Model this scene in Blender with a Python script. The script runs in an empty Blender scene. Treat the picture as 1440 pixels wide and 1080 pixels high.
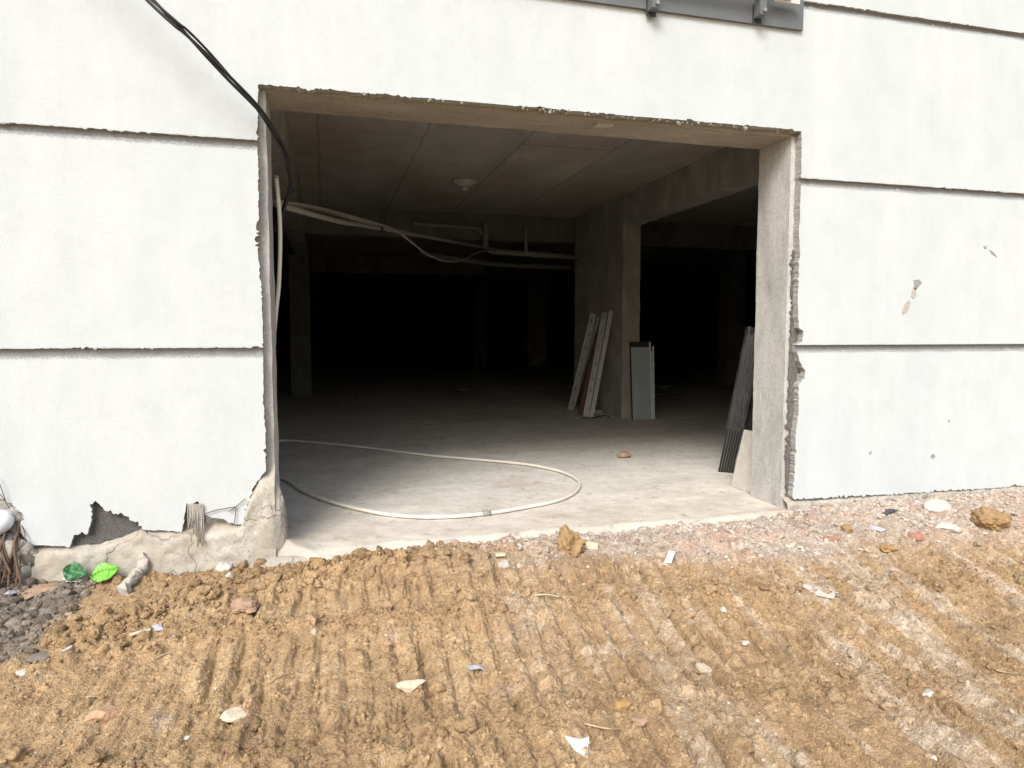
import bpy, bmesh, math, random
import numpy as np
from mathutils import Vector, Matrix
from mathutils.geometry import delaunay_2d_cdt

random.seed(7); RNG = np.random.default_rng(7)
S = bpy.context.scene
COL = S.collection
rad = math.radians

# ------------------------------------------------------------------ camera (world: X along the wall, Y into the building, Z up; floor at 0)
F = 966.44; CAMH = 1.1; DIST = 3.633
vX = np.array([3570., 70., -F]); vX /= np.linalg.norm(vX)
vY = np.array([-263., 70., -F]); vY -= vX * vX.dot(vY); vY /= np.linalg.norm(vY)
vZ = np.cross(vX, vY)
R = np.array([vX, vY, vZ])
CAM = np.array([0., -DIST, CAMH])
cd = bpy.data.cameras.new('camera'); cam = bpy.data.objects.new('camera', cd); COL.objects.link(cam)
cd.sensor_width = 36; cd.lens = F / 1440 * 36; cd.clip_start = 0.05; cd.clip_end = 400
M4 = Matrix.Identity(4)
for i in range(3):
    for j in range(3): M4[i][j] = R[i][j]
    M4[i][3] = CAM[i]
cam.matrix_world = M4
S.camera = cam

# ------------------------------------------------------------------ sky, sun, exposure
SUN_EL, SUN_AZ = 43, 212
w = bpy.data.worlds.new('World'); S.world = w; w.use_nodes = True
nt = w.node_tree; nt.nodes.clear()
sky = nt.nodes.new('ShaderNodeTexSky'); sky.sky_type = 'NISHITA'; sky.sun_disc = False
sky.sun_elevation = rad(SUN_EL); sky.sun_rotation = rad(SUN_AZ); sky.dust_density = 4; sky.air_density = 1.2
hs = nt.nodes.new('ShaderNodeHueSaturation'); hs.inputs['Saturation'].default_value = 0.8
bg = nt.nodes.new('ShaderNodeBackground'); bg.inputs['Strength'].default_value = 0.13
wo = nt.nodes.new('ShaderNodeOutputWorld')
nt.links.new(sky.outputs[0], hs.inputs['Color']); nt.links.new(hs.outputs[0], bg.inputs[0]); nt.links.new(bg.outputs[0], wo.inputs[0])
ld = bpy.data.lights.new('sun', 'SUN'); ld.energy = 1.5; ld.angle = rad(24); ld.color = (1, .985, .965)
sun = bpy.data.objects.new('sun', ld); COL.objects.link(sun)
sd = Vector((math.sin(rad(SUN_AZ)) * math.cos(rad(SUN_EL)), math.cos(rad(SUN_AZ)) * math.cos(rad(SUN_EL)), math.sin(rad(SUN_EL))))
sun.rotation_euler = sd.to_track_quat('Z', 'Y').to_euler()
S.view_settings.view_transform = 'Standard'; S.view_settings.look = 'None'
S.view_settings.exposure = 0.78; S.view_settings.gamma = 1
S.render.engine = 'CYCLES'
S.cycles.use_denoising = True
S.cycles.max_bounces = 8; S.cycles.diffuse_bounces = 3

# ------------------------------------------------------------------ helpers
def ray(px, py): return R @ np.array([px - 720, 540 - py, -F])
def on_floor(px, py, z=0.):
    r = ray(px, py); return Vector(CAM + (z - CAMH) / r[2] * r)
def on_wall(px, py, Y=0.):
    r = ray(px, py); return Vector(CAM + (Y + DIST) / r[1] * r)
def on_side(px, py, X):
    r = ray(px, py); return Vector(CAM + X / r[0] * r)

def _h(ix, iy, iz, seed):
    n = (ix.astype(np.uint32) * np.uint32(374761393) + iy.astype(np.uint32) * np.uint32(668265263)
         + iz.astype(np.uint32) * np.uint32(2246822519) + np.uint32(seed * 974711 & 0xffffffff))
    n = (n ^ (n >> np.uint32(13))) * np.uint32(1274126177)
    n = (n ^ (n >> np.uint32(15))) * np.uint32(2654435761)
    n = n ^ (n >> np.uint32(16))
    return n.astype(np.float64) / 4294967295.0
def vn2(x, y, seed=0):
    x = np.asarray(x, float); y = np.asarray(y, float)
    fx = np.floor(x); fy = np.floor(y); ix = fx.astype(np.int64); iy = fy.astype(np.int64); z = np.zeros_like(ix)
    u = x - fx; v = y - fy; u = u * u * u * (u * (u * 6 - 15) + 10); v = v * v * v * (v * (v * 6 - 15) + 10)
    a = _h(ix, iy, z, seed); b = _h(ix + 1, iy, z, seed); c = _h(ix, iy + 1, z, seed); d = _h(ix + 1, iy + 1, z, seed)
    return (a + (b - a) * u + (c - a) * v + (a - b - c + d) * u * v) * 2 - 1
def vn3(x, y, z, seed=0):
    fx = np.floor(x); fy = np.floor(y); fz = np.floor(z)
    ix = fx.astype(np.int64); iy = fy.astype(np.int64); iz = fz.astype(np.int64)
    u = x - fx; v = y - fy; t = z - fz; u = u * u * (3 - 2 * u); v = v * v * (3 - 2 * v); t = t * t * (3 - 2 * t)
    r = 0
    for dx in (0, 1):
        for dy in (0, 1):
            for dz in (0, 1):
                r = r + _h(ix + dx, iy + dy, iz + dz, seed) * (u if dx else 1 - u) * (v if dy else 1 - v) * (t if dz else 1 - t)
    return r * 2 - 1
def fbm(x, y, seed=0, oct=4, gain=.5):
    s = 0; a = 1; n = 0
    for i in range(oct):
        s = s + a * vn2(x * 2 ** i + 17.3 * i, y * 2 ** i - 9.1 * i, seed + i); n += a; a *= gain
    return s / n
def sm(a, b, x):
    t = np.clip((np.asarray(x, float) - a) / (b - a), 0, 1); return t * t * (3 - 2 * t)

def tag(o, label=None, cat=None, group=None, kind=None):
    if label: o['label'] = label
    if cat: o['category'] = cat
    if group: o['group'] = group
    if kind: o['kind'] = kind
    return o
def link(o, parent=None):
    COL.objects.link(o)
    if parent: o.parent = parent; o.matrix_parent_inverse = Matrix.Translation(-parent.location)
    return o
def thing(name, loc, label, cat, group=None):
    o = bpy.data.objects.new(name, None); o.empty_display_size = .1; o.location = loc; COL.objects.link(o)
    return tag(o, label, cat, group)
def mesh_np(name, V, Fq, mat, parent=None, smooth=True, cols=None, mats=None, midx=None):
    V = np.asarray(V, np.float32); Fq = np.asarray(Fq, np.int32); k = Fq.shape[1]
    me = bpy.data.meshes.new(name)
    me.vertices.add(len(V)); me.vertices.foreach_set('co', V.ravel())
    me.loops.add(Fq.size); me.loops.foreach_set('vertex_index', Fq.ravel())
    me.polygons.add(len(Fq)); me.polygons.foreach_set('loop_start', np.arange(0, Fq.size, k, dtype=np.int32))
    me.polygons.foreach_set('loop_total', np.full(len(Fq), k, np.int32))
    me.update(calc_edges=True)
    me.polygons.foreach_set('use_smooth', np.full(len(Fq), smooth))
    if cols is not None:
        at = me.color_attributes.new('Col', 'FLOAT_COLOR', 'POINT')
        c = np.ones((len(V), 4), np.float32); c[:, :3] = cols; at.data.foreach_set('color', c.ravel())
    me.materials.append(mat)
    return link(bpy.data.objects.new(name, me), parent)
def from_bm(name, bm, mats, parent=None, smooth=False):
    me = bpy.data.meshes.new(name); bmesh.ops.recalc_face_normals(bm, faces=bm.faces); bm.to_mesh(me); bm.free()
    for m in (mats if isinstance(mats, (list, tuple)) else [mats]): me.materials.append(m)
    if smooth: me.polygons.foreach_set('use_smooth', np.full(len(me.polygons), True))
    return link(bpy.data.objects.new(name, me), parent)
def grid_faces(nx, ny):
    i = np.arange(nx * ny).reshape(ny, nx)
    return np.stack([i[:-1, :-1], i[:-1, 1:], i[1:, 1:], i[1:, :-1]], -1).reshape(-1, 4)
def add_box(bm, x0, x1, y0, y1, z0, z1, mi=0):
    v = [bm.verts.new((x, y, z)) for x in (x0, x1) for y in (y0, y1) for z in (z0, z1)]
    for f in ((0, 1, 3, 2), (4, 6, 7, 5), (0, 4, 5, 1), (2, 3, 7, 6), (0, 2, 6, 4), (1, 5, 7, 3)):
        bm.faces.new([v[i] for i in f]).material_index = mi
def box(name, b, mat, parent=None):
    bm = bmesh.new(); add_box(bm, *b); return from_bm(name, bm, mat, parent)
def rough_box(name, b, mat, parent, step=.03, amp=.004, freq=9, seed=1, edge=0.):
    """box whose faces are gridded and pushed about by noise, like cast concrete"""
    x0, x1, y0, y1, z0, z1 = b
    bm = bmesh.new()
    def ax(a, c): return np.linspace(a, c, max(2, int(round((c - a) / step)) + 1))
    X, Y, Z = ax(x0, x1), ax(y0, y1), ax(z0, z1)
    VV = []; FF = []; n = 0
    def add(A, B, fn, flip):
        nonlocal n
        a, bb = np.meshgrid(A, B); P = fn(a.ravel(), bb.ravel()); VV.append(P)
        f = grid_faces(len(A), len(B)) + n; FF.append(f[:, ::-1] if flip else f); n += len(P)
    o = np.ones_like
    add(X, Z, lambda a, c: np.stack([a, o(a) * y0, c], 1), False); add(X, Z, lambda a, c: np.stack([a, o(a) * y1, c], 1), True)
    add(Y, Z, lambda a, c: np.stack([o(a) * x0, a, c], 1), True); add(Y, Z, lambda a, c: np.stack([o(a) * x1, a, c], 1), False)
    add(X, Y, lambda a, c: np.stack([a, c, o(a) * z0], 1), True); add(X, Y, lambda a, c: np.stack([a, c, o(a) * z1], 1), False)
    V = np.concatenate(VV); x, y, z = V.T.copy()
    for k in range(3):
        V[:, k] += amp * (vn3(x * freq, y * freq, z * freq, seed + k * 7) + .5 * vn3(x * freq * 3, y * freq * 3, z * freq * 3, seed + 3 + k))
    ob = mesh_np(name, V, np.concatenate(FF), mat, parent, smooth=False)
    bm.from_mesh(ob.data); bmesh.ops.remove_doubles(bm, verts=bm.verts, dist=1e-5); bmesh.ops.recalc_face_normals(bm, faces=bm.faces)
    bm.to_mesh(ob.data); bm.free()
    return ob
def smooth_path(pts, n=10):
    P = [Vector(p) for p in pts]; Q = []
    for i in range(len(P) - 1):
        p0 = P[max(i - 1, 0)]; p1 = P[i]; p2 = P[i + 1]; p3 = P[min(i + 2, len(P) - 1)]
        for k in range(n):
            t = k / n
            Q.append(.5 * ((2 * p1) + (p2 - p0) * t + (2 * p0 - 5 * p1 + 4 * p2 - p3) * t * t + (3 * p1 - p0 - 3 * p2 + p3) * t ** 3))
    Q.append(P[-1]); return Q
def tube_into(bm, Q, r, seg=10, mi=0, taper=None):
    T0 = None; rings = []; up = Vector((0, 0, 1))
    for i, p in enumerate(Q):
        t = (Q[min(i + 1, len(Q) - 1)] - Q[max(i - 1, 0)]).normalized()
        if T0 is None:
            a = t.cross(up); a = a if a.length > 1e-3 else t.cross(Vector((1, 0, 0))); a.normalize()
        else:
            a = (a - t * a.dot(t)).normalized()
        T0 = t; b = t.cross(a)
        rr = r if taper is None else r * taper(i / (len(Q) - 1))
        rings.append([bm.verts.new(p + (a * math.cos(2 * math.pi * k / seg) + b * math.sin(2 * math.pi * k / seg)) * rr) for k in range(seg)])
    for A, B in zip(rings[:-1], rings[1:]):
        for k in range(seg):
            f = bm.faces.new((A[k], A[(k + 1) % seg], B[(k + 1) % seg], B[k])); f.smooth = True; f.material_index = mi
    bm.faces.new(rings[0]).material_index = mi; bm.faces.new(rings[-1][::-1]).material_index = mi
def tube(name, pts, r, mat, parent=None, seg=10, n=10, taper=None):
    bm = bmesh.new(); tube_into(bm, smooth_path(pts, n), r, seg, 0, taper); return from_bm(name, bm, mat, parent)

# ------------------------------------------------------------------ materials
def newmat(name):
    m = bpy.data.materials.new(name); m.use_nodes = True; t = m.node_tree; t.nodes.clear()
    out = t.nodes.new('ShaderNodeOutputMaterial'); b = t.nodes.new('ShaderNodeBsdfPrincipled')
    t.links.new(b.outputs[0], out.inputs[0]); return m, t, b
class NB:
    def __init__(s, t): s.t = t
    def n(s, typ, **kw):
        nd = s.t.nodes.new(typ)
        for k, v in kw.items():
            if k.startswith('i_'):
                nd.inputs[k[2:]].default_value = v
            else: setattr(nd, k, v)
        return nd
    def l(s, a, b): s.t.links.new(a, b)
    def noise(s, co, scale, detail=4, rough=.6, dist=0.):
        nd = s.n('ShaderNodeTexNoise', i_Scale=scale, i_Detail=detail, i_Roughness=rough, i_Distortion=dist); s.l(co, nd.inputs['Vector']); return nd.outputs[0]
    def ramp(s, v, stops, interp='LINEAR'):
        nd = s.n('ShaderNodeValToRGB'); nd.color_ramp.interpolation = interp; e = nd.color_ramp.elements
        while len(e) < len(stops): e.new(.5)
        for el, (p, c) in zip(e, stops): el.position = p; el.color = (c, c, c, 1) if not hasattr(c, '__len__') else (*c, 1)
        s.l(v, nd.inputs[0]); return nd.outputs[0]
    def mix(s, fac, a, b, blend='MIX'):
        nd = s.n('ShaderNodeMix', data_type='RGBA', blend_type=blend)
        for k, v in ((0, fac), (6, a), (7, b)):
            if hasattr(v, 'is_output'): s.l(v, nd.inputs[k])
            elif hasattr(v, '__len__'): nd.inputs[k].default_value = (*v, 1)
            else: nd.inputs[k].default_value = v
        return nd.outputs[2]
    def math(s, op, a, b=0., c=None):
        nd = s.n('ShaderNodeMath', operation=op)
        for k, v in enumerate((a, b) if c is None else (a, b, c)):
            if hasattr(v, 'is_output'): s.l(v, nd.inputs[k])
            else: nd.inputs[k].default_value = v
        return nd.outputs[0]
    def bump(s, bsdf, h, strength=.5, dist=.01):
        nd = s.n('ShaderNodeBump', i_Strength=strength, i_Distance=dist); s.l(h, nd.inputs['Height']); s.l(nd.outputs[0], bsdf.inputs['Normal']); return nd
    def pos(s): return s.n('ShaderNodeNewGeometry').outputs['Position']
    def scaled(s, co, sc):
        nd = s.n('ShaderNodeMapping'); nd.inputs['Scale'].default_value = sc; s.l(co, nd.inputs['Vector']); return nd.outputs[0]

def simple(name, col, rough=.6, metal=0., var=.12, scale=30, bump=.1, bdist=.003):
    m, t, b = newmat(name); N = NB(t); co = N.n('ShaderNodeTexCoord').outputs['Object']
    nz = N.noise(co, scale, 5, .65)
    c = N.mix(nz, [x * (1 - var * 2) for x in col], [min(1, x * (1 + var * 2)) for x in col])
    N.l(c, b.inputs['Base Color']); b.inputs['Roughness'].default_value = rough; b.inputs['Metallic'].default_value = metal
    if bump: N.bump(b, N.noise(co, scale * 3, 4), bump, bdist)
    return m

def concrete(name, base, dark=.6, brown=None, scale=3., streak=(1, 1, 1), bump=.4, bdist=.004, crack=0., light=1.15, board=None):
    m, t, b = newmat(name); N = NB(t); p = N.pos()
    big = N.ramp(N.noise(N.scaled(p, streak), scale, 6, .65, .4), [(.3, 0.), (.7, 1.)])
    c = N.mix(big, [x * dark for x in base], [min(1, x * light) for x in base])
    fine = N.ramp(N.noise(p, 70, 5, .7), [(.3, .72), (.55, 1.), (.75, 1.12)])
    c = N.mix(1., c, fine, 'MULTIPLY')
    if brown:
        bm_ = N.ramp(N.noise(N.scaled(p, streak), scale * .6, 5, .6, 1.), [(.45, 0.), (.62, .75)])
        c = N.mix(bm_, c, brown)
    wh = N.ramp(N.noise(N.scaled(p, streak), scale * 7, 4, .6, .6), [(.66, 0.), (.74, .45)])
    c = N.mix(wh, c, [min(1, x * 1.7) for x in base])
    pit = N.n('ShaderNodeTexVoronoi', i_Scale=38.); N.l(p, pit.inputs['Vector'])
    pr = N.ramp(pit.outputs['Distance'], [(.06, 1.), (.13, 0.)])
    pm = N.math('MULTIPLY', pr, N.ramp(N.noise(p, 6), [(.52, 0.), (.6, 1.)]))
    c = N.mix(N.math('MULTIPLY', pm, .6), c, [x * .35 for x in base])
    h = N.math('ADD', N.noise(p, 14, 6, .6), N.math('MULTIPLY', N.noise(p, 120, 3, .6), .35))
    h = N.math('SUBTRACT', h, N.math('MULTIPLY', pm, .8))
    if crack:
        vo = N.n('ShaderNodeTexVoronoi', feature='DISTANCE_TO_EDGE', i_Scale=2.3)
        wv = N.n('ShaderNodeTexNoise', i_Scale=5., i_Detail=5.); N.l(p, wv.inputs['Vector'])
        va = N.n('ShaderNodeVectorMath', operation='MULTIPLY_ADD'); N.l(wv.outputs['Color'], va.inputs[0]); va.inputs[1].default_value = (.35, .35, .35); N.l(p, va.inputs[2])
        N.l(va.outputs[0], vo.inputs['Vector'])
        cr = N.ramp(vo.outputs['Distance'], [(.004, crack), (.014, 0.)])
        c = N.mix(cr, c, [x * .25 for x in base]); h = N.math('SUBTRACT', h, cr)
    if board:   # formwork sheet joints left in the underside of the slab
        dn = N.n('ShaderNodeTexNoise', i_Scale=2.5, i_Detail=4.); N.l(p, dn.inputs['Vector'])
        bt = N.n('ShaderNodeTexBrick', i_Scale=1., offset=.5)
        bt.inputs['Mortar Size'].default_value = .012; bt.inputs['Brick Width'].default_value = board[1]; bt.inputs['Row Height'].default_value = board[0]
        bt.inputs['Color1'].default_value = (.72, .72, .72, 1); bt.inputs['Color2'].default_value = (1.1, 1.05, 1.0, 1); bt.inputs['Mortar'].default_value = (.35, .28, .24, 1)
        sx = N.n('ShaderNodeSeparateXYZ'); N.l(p, sx.inputs[0]); cx = N.n('ShaderNodeCombineXYZ')
        N.l(N.math('ADD', sx.outputs[1], N.math('MULTIPLY', dn.outputs[0], .06)), cx.inputs[0]); N.l(N.math('ADD', sx.outputs[0], N.math('MULTIPLY', dn.outputs[0], .05)), cx.inputs[1]); N.l(cx.outputs[0], bt.inputs['Vector'])
        c = N.mix(.5, c, bt.outputs[0], 'MULTIPLY')
    N.l(c, b.inputs['Base Color']); b.inputs['Roughness'].default_value = .92; b.inputs['Specular IOR Level'].default_value = .25
    N.bump(b, h, bump, bdist); return m

GROOVES = (1.016, 2.026, 3.058); GH = .0175
def stucco():
    m, t, b = newmat('white_stucco'); N = NB(t); p = N.pos()
    st = N.noise(N.scaled(p, (2.2, 2.2, .3)), 1.3, 8, .72, .3)
    c = N.mix(N.ramp(st, [(.3, 0.), (.62, 1.)]), (.52, .562, .578), (.572, .61, .62))
    ti = N.noise(p, 1.1, 3); c = N.mix(N.ramp(ti, [(.4, .0), (.6, .35)]), c, (.50, .56, .58))
    gr = N.ramp(N.noise(p, 230, 4, .75), [(.32, .62), (.47, 1.), (.7, 1.08)]); c = N.mix(.55, c, gr, 'MULTIPLY')
    mo = N.ramp(N.noise(N.scaled(p, (1, 1, .8)), 5.5, 7, .7), [(.35, .95), (.55, 1.)]); c = N.mix(1., c, mo, 'MULTIPLY')
    sx = N.n('ShaderNodeSeparateXYZ'); N.l(p, sx.inputs[0]); z = sx.outputs[2]
    # grey paint spatter straying onto the plaster just above and below each groove
    sp = None
    for g in GROOVES:
        d = N.math('ABSOLUTE', N.math('SUBTRACT', z, g - .006))
        f = N.ramp(d, [(.018, 1.), (.038, 0.)]); sp = f if sp is None else N.math('MAXIMUM', sp, f)
    nz = N.noise(N.scaled(p, (1, 1, .7)), 190, 3, .75)
    lo = N.noise(p, 4.5, 3); thr = N.math('ADD', nz, N.math('MULTIPLY', N.math('SUBTRACT', lo, .5), .28))
    hit = N.ramp(N.math('ADD', thr, N.math('MULTIPLY', sp, .3)), [(.71, 0.), (.75, 1.)])
    hit = N.math('MULTIPLY', hit, N.ramp(sp, [(0., 0.), (.05, 1.)]))
    c = N.mix(N.math('MULTIPLY', hit, .8), c, (.24, .245, .25))
    # a few dark specks, dirt splashed on the lowest courses
    vo = N.n('ShaderNodeTexVoronoi', i_Scale=7.); N.l(p, vo.inputs['Vector'])
    c = N.mix(N.ramp(vo.outputs['Distance'], [(.012, .4), (.02, 0.)]), c, (.25, .23, .21))
    bl = N.math('MULTIPLY', N.ramp(z, [(.03, 1.), (.45, 0.)]), N.ramp(N.noise(p, 9, 5, .7), [(.5, 0.), (.75, .35)])); c = N.mix(bl, c, (.55, .47, .38))
    N.l(c, b.inputs['Base Color']); b.inputs['Roughness'].default_value = .85; b.inputs['Specular IOR Level'].default_value = .2
    h = N.math('ADD', N.noise(p, 150, 4, .7), N.math('MULTIPLY', N.noise(p, 22, 3), .8))
    N.bump(b, h, .5, .005); return m

def vcol(name, rough=.95, sc=90, bdist=.010, bump=.75, spec=.15, crumb=.6, con=(.5, 1.4)):
    m, t, b = newmat(name); N = NB(t); p = N.pos()
    at = N.n('ShaderNodeAttribute', attribute_name='Col')
    f = N.ramp(N.noise(p, sc, 6, .72), [(.28, con[0]), (.5, 1.), (.72, con[1])])
    c = N.mix(1., at.outputs['Color'], f, 'MULTIPLY')
    N.l(c, b.inputs['Base Color']); b.inputs['Roughness'].default_value = rough; b.inputs['Specular IOR Level'].default_value = spec
    vo = N.n('ShaderNodeTexVoronoi', i_Scale=sc * 1.6, i_Randomness=1.); N.l(p, vo.inputs['Vector'])
    h = N.math('ADD', N.noise(p, sc * 1.3, 6, .7), N.math('SUBTRACT', N.math('MULTIPLY', N.noise(p, sc * .4, 4, .6), .9), N.math('MULTIPLY', vo.outputs['Distance'], crumb))); N.bump(b, h, bump, bdist)
    return m

m_stucco = stucco()
m_edge = simple('grey_render_edge', (.40, .39, .365), .95, 0, .35, 60, .8, .012)
m_patch = simple('dark_mortar', (.20, .195, .185), .95, 0, .5, 80, 1., .015)
m_groove = simple('grey_groove_paint', (.27, .275, .28), .7, 0, .2, 40, .3)
m_adh = simple('dark_adhesive', (.17, .165, .16), .95, 0, .5, 90, 1., .015)
m_conc_jamb = concrete('jamb_concrete', (.53, .525, .50), .72, None, 5., (1, 1, .35), .5, .006)
m_conc_lint = concrete('lintel_concrete', (.40, .36, .305), .62, (.30, .25, .20), 3.5, (.35, 1, 1), .5, .006)
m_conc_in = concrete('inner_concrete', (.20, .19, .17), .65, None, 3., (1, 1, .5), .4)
m_conc_ceil = concrete('slab_underside', (.56, .53, .48), .68, (.42, .345, .285), 1.6, (1, .45, 1), .3, .004, board=(.92, 1.83))
m_conc_col = concrete('column_concrete', (.44, .425, .385), .6, (.29, .265, .225), 4., (1, 1, .5), .5)
m_plinth = concrete('plinth_concrete', (.48, .45, .39), .7, (.40, .355, .285), 5., (1, 1, 1), .7, .012, crack=.4)
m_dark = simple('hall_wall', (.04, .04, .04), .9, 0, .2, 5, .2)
m_soil = vcol('clay_soil'); m_rock = vcol('rubble_stone', .9, 60, .004, .7)
m_floor = vcol('concrete_floor', .9, 55, .002, .4, .3, 0., (.84, 1.1))
m_black = simple('black_cable', (.012, .012, .013), .38, 0, .2, 50, .15)
m_hose = simple('cream_hose', (.72, .68, .59), .5, 0, .08, 30, .1)
m_pvc = simple('grey_white_pipe', (.27, .26, .235), .5, 0, .12, 20, .1)
m_galv = simple('galvanised_steel', (.30, .295, .28), .5, .3, .2, 25, .15)
m_alu = simple('bright_steel_edge', (.8, .8, .79), .5, 0., .1, 25, .1)
m_rust = simple('rusty_steel', (.16, .085, .055), .85, .15, .4, 30, .4)
m_sheet = simple('blue_grey_sheet', (.42, .465, .48), .5, .25, .12, 6, .1)
m_sheetdark = simple('dark_sheet', (.035, .04, .042), .6, .2, .2, 20, .1)
m_lip = simple('slat_lip', (.20, .20, .20), .5, .2, .2, 30, .1)
m_slat = simple('dark_slat', (.028, .028, .03), .5, .3, .3, 30, .1)
m_board = simple('cream_board', (.55, .52, .46), .8, 0, .15, 18, .2)
m_winmetal = simple('grey_window_metal', (.15, .16, .165), .5, .25, .12, 12, .12)
m_winlight = simple('pale_window_rail', (.6, .61, .6), .5, .1, .1, 20, .1)
m_paper = simple('white_scrap', (.72, .72, .70), .7, 0, .12, 25, .3)
m_wood = simple('dry_wood', (.42, .33, .20), .85, 0, .25, 40, .4)
m_root = simple('root_brown', (.14, .09, .06), .9, 0, .3, 40, .5)
m_lamp = simple('white_lamp_plastic', (.55, .54, .5), .5, 0, .05, 10, .05)
m_glass = simple('window_glass', (.03, .04, .045), .08, 0, .1, 4, 0)
m_mesh = simple('fibre_mesh', (.42, .39, .34), .9, 0, .2, 120, .6)
def film():
    m, t, b = newmat('clear_film'); N = NB(t); p = N.pos()
    b.inputs['Base Color'].default_value = (.13, .135, .14, 1); b.inputs['Roughness'].default_value = .25
    tr = N.n('ShaderNodeBsdfTransparent'); mx = N.n('ShaderNodeMixShader')
    N.l(N.ramp(N.noise(N.scaled(p, (1.3, 1.3, .35)), 26, 4, .6, .25), [(.40, .25), (.7, .55)]), mx.inputs[0]); N.l(tr.outputs[0], mx.inputs[1]); N.l(b.outputs[0], mx.inputs[2])
    N.bump(b, N.noise(p, 24, 2), .6, .02)
    out = [n for n in t.nodes if n.type == 'OUTPUT_MATERIAL'][0]; N.l(mx.outputs[0], out.inputs[0]); return m
m_film = film()
def leafmat(name, a, bcol):
    m, t, b = newmat(name); N = NB(t); co = N.n('ShaderNodeTexCoord').outputs['Object']
    wv = N.n('ShaderNodeTexWave', i_Scale=22., i_Distortion=5.); N.l(co, wv.inputs[0])
    N.l(N.mix(N.ramp(wv.outputs[1], [(.3, 0.), (.9, 1.)]), a, bcol), b.inputs['Base Color']); b.inputs['Roughness'].default_value = .45
    b.inputs['Subsurface Weight'].default_value = 0.; N.bump(b, wv.outputs[1], .3, .002); return m
m_leaf1 = leafmat('bright_leaf', (.13, .40, .03), (.19, .47, .06)); m_leaf2 = leafmat('dark_leaf', (.025, .13, .04), (.04, .17, .055))

# ------------------------------------------------------------------ the building
XL, XR = -.262, 2.768          # faces of the two concrete jambs
ZT = 2.302; TH = .38; SKIN = .06
HX0, HX1, HY1 = -8., 13., 30.; CEIL = 2.88
bld = thing('building', (1.25, .06, 0), 'white plastered building with grey wall grooves and an open bare concrete basement bay', 'building')

def rag(pts, step=.008, amp=.0035, seed=0, rough=None):
    """closed outline in wall coordinates (x,z) re-cut into short steps and roughened"""
    out = []
    n = len(pts)
    for i in range(n):
        a = np.array(pts[i][:2]); b = np.array(pts[(i + 1) % n][:2]); k = pts[i][2] if len(pts[i]) > 2 else 1.
        L = np.linalg.norm(b - a); m = max(1, int(L / (step if k else 1e9)))
        if L > 1e-9: nrm = np.array([-(b - a)[1], (b - a)[0]]) / L
        for j in range(m):
            q = a + (b - a) * j / m
            s = (i * 13.7 + j * step) if k else 0
            env = .3 + 1.6 * max(0., vn2(np.array([s * 17]), np.array([seed * 1.7]), seed + 2)[0]) + .9 * max(0., vn2(np.array([s * 5]), np.array([seed * 2.9]), seed + 3)[0]) if k else 0
            d = env * amp * k * (1.2 * vn2(np.array([s * 60]), np.array([seed * 3.1]), seed)[0] + .9 * vn2(np.array([s * 190]), np.array([seed * 5.3]), seed + 5)[0]) if (k and j) else 0
            out.append(q + nrm * d)
    return out
def panel(pts, seed, y0=0., y1=SKIN - .002, name='wall_panel', mats=None, **kw):
    P = rag(pts, seed=seed, **kw); n = len(P)
    v2, _, fs, _, _, _ = delaunay_2d_cdt([Vector(q) for q in P], [], [list(range(n))], 1, 1e-6)
    bm = bmesh.new()
    f = [bm.verts.new((q.x, y0, q.y)) for q in v2]; b = [bm.verts.new((q.x, y1, q.y)) for q in v2]
    bd = {}
    for t in fs:
        bm.faces.new([f[i] for i in t]); bm.faces.new([b[i] for i in t][::-1]).material_index = 1
        for i in range(len(t)):
            e = (t[i], t[(i + 1) % len(t)]); k = (min(e), max(e)); bd[k] = None if k in bd else e
    for e in bd.values():
        if e: bm.faces.new((f[e[1]], f[e[0]], b[e[0]], b[e[1]])).material_index = 1
    return from_bm(name, bm, mats or [m_stucco, m_edge], bld)
W = lambda px, py: tuple(on_wall(px, py))[0::2]
g1, g2, g3 = GROOVES
lo, hi = HX0, HX1
# white insulated plaster skin, course by course (third value = raggedness of the edge that starts there, 0 = straight hidden edge)
panel([(lo, g3 + GH, 1), (hi, g3 + GH, 0), (hi, 5.6, 0), (lo, 5.6, 0)], 1)
panel([(lo, g2 + GH, 1), (-.300, g2 + GH, 1), (-.298, 2.18, 1.2), (-.288, 2.31, 1.6), (.1, 2.313, .8), (1.10, 2.318, 2), (1.14, 2.328, 2), (1.19, 2.319, 1.2), (1.6, 2.318, 1.2), (2.02, 2.322, 1.5), (2.05, 2.332, 1.5), (2.09, 2.322, 1.2), (2.71, 2.326, 1.),
       (2.795, 2.318, 1), (2.80, g2 + GH, .8), (hi, g2 + GH, 0), (hi, g3 - GH, 1), (lo, g3 - GH, 0)], 2)
panel([(lo, g1 + GH, 1), (-.297, g1 + GH, 1.2), (-.300, 1.3, 1.2), (-.312, 1.52, 2.2), (-.318, 1.58, 2.5), (-.303, 1.66, 1.4), (-.300, g2 - GH, 1), (lo, g2 - GH, 0)], 3)
lowl = [W(0, 700), W(20, 712), W(33, 725), W(26, 745), W(42, 766), W(98, 769), W(104, 752), W(124, 748), W(130, 722), W(127, 709), W(140, 709), W(150, 719), W(172, 722), W(195, 736), W(205, 745),
        W(256, 748), W(262, 708), W(280, 707), W(284, 722), W(300, 728), W(318, 732), W(330, 738), W(344, 737), W(347, 712), W(352, 697), W(362, 676), W(374, 662)]
panel([(lo, .33, 1)] + [(x, z, 2.) for x, z in lowl] + [(-.300, .6, 1.3), (-.304, .8, 1.3), (-.299, g1 - GH, 1), (lo, g1 - GH, 0)], 4)
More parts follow.
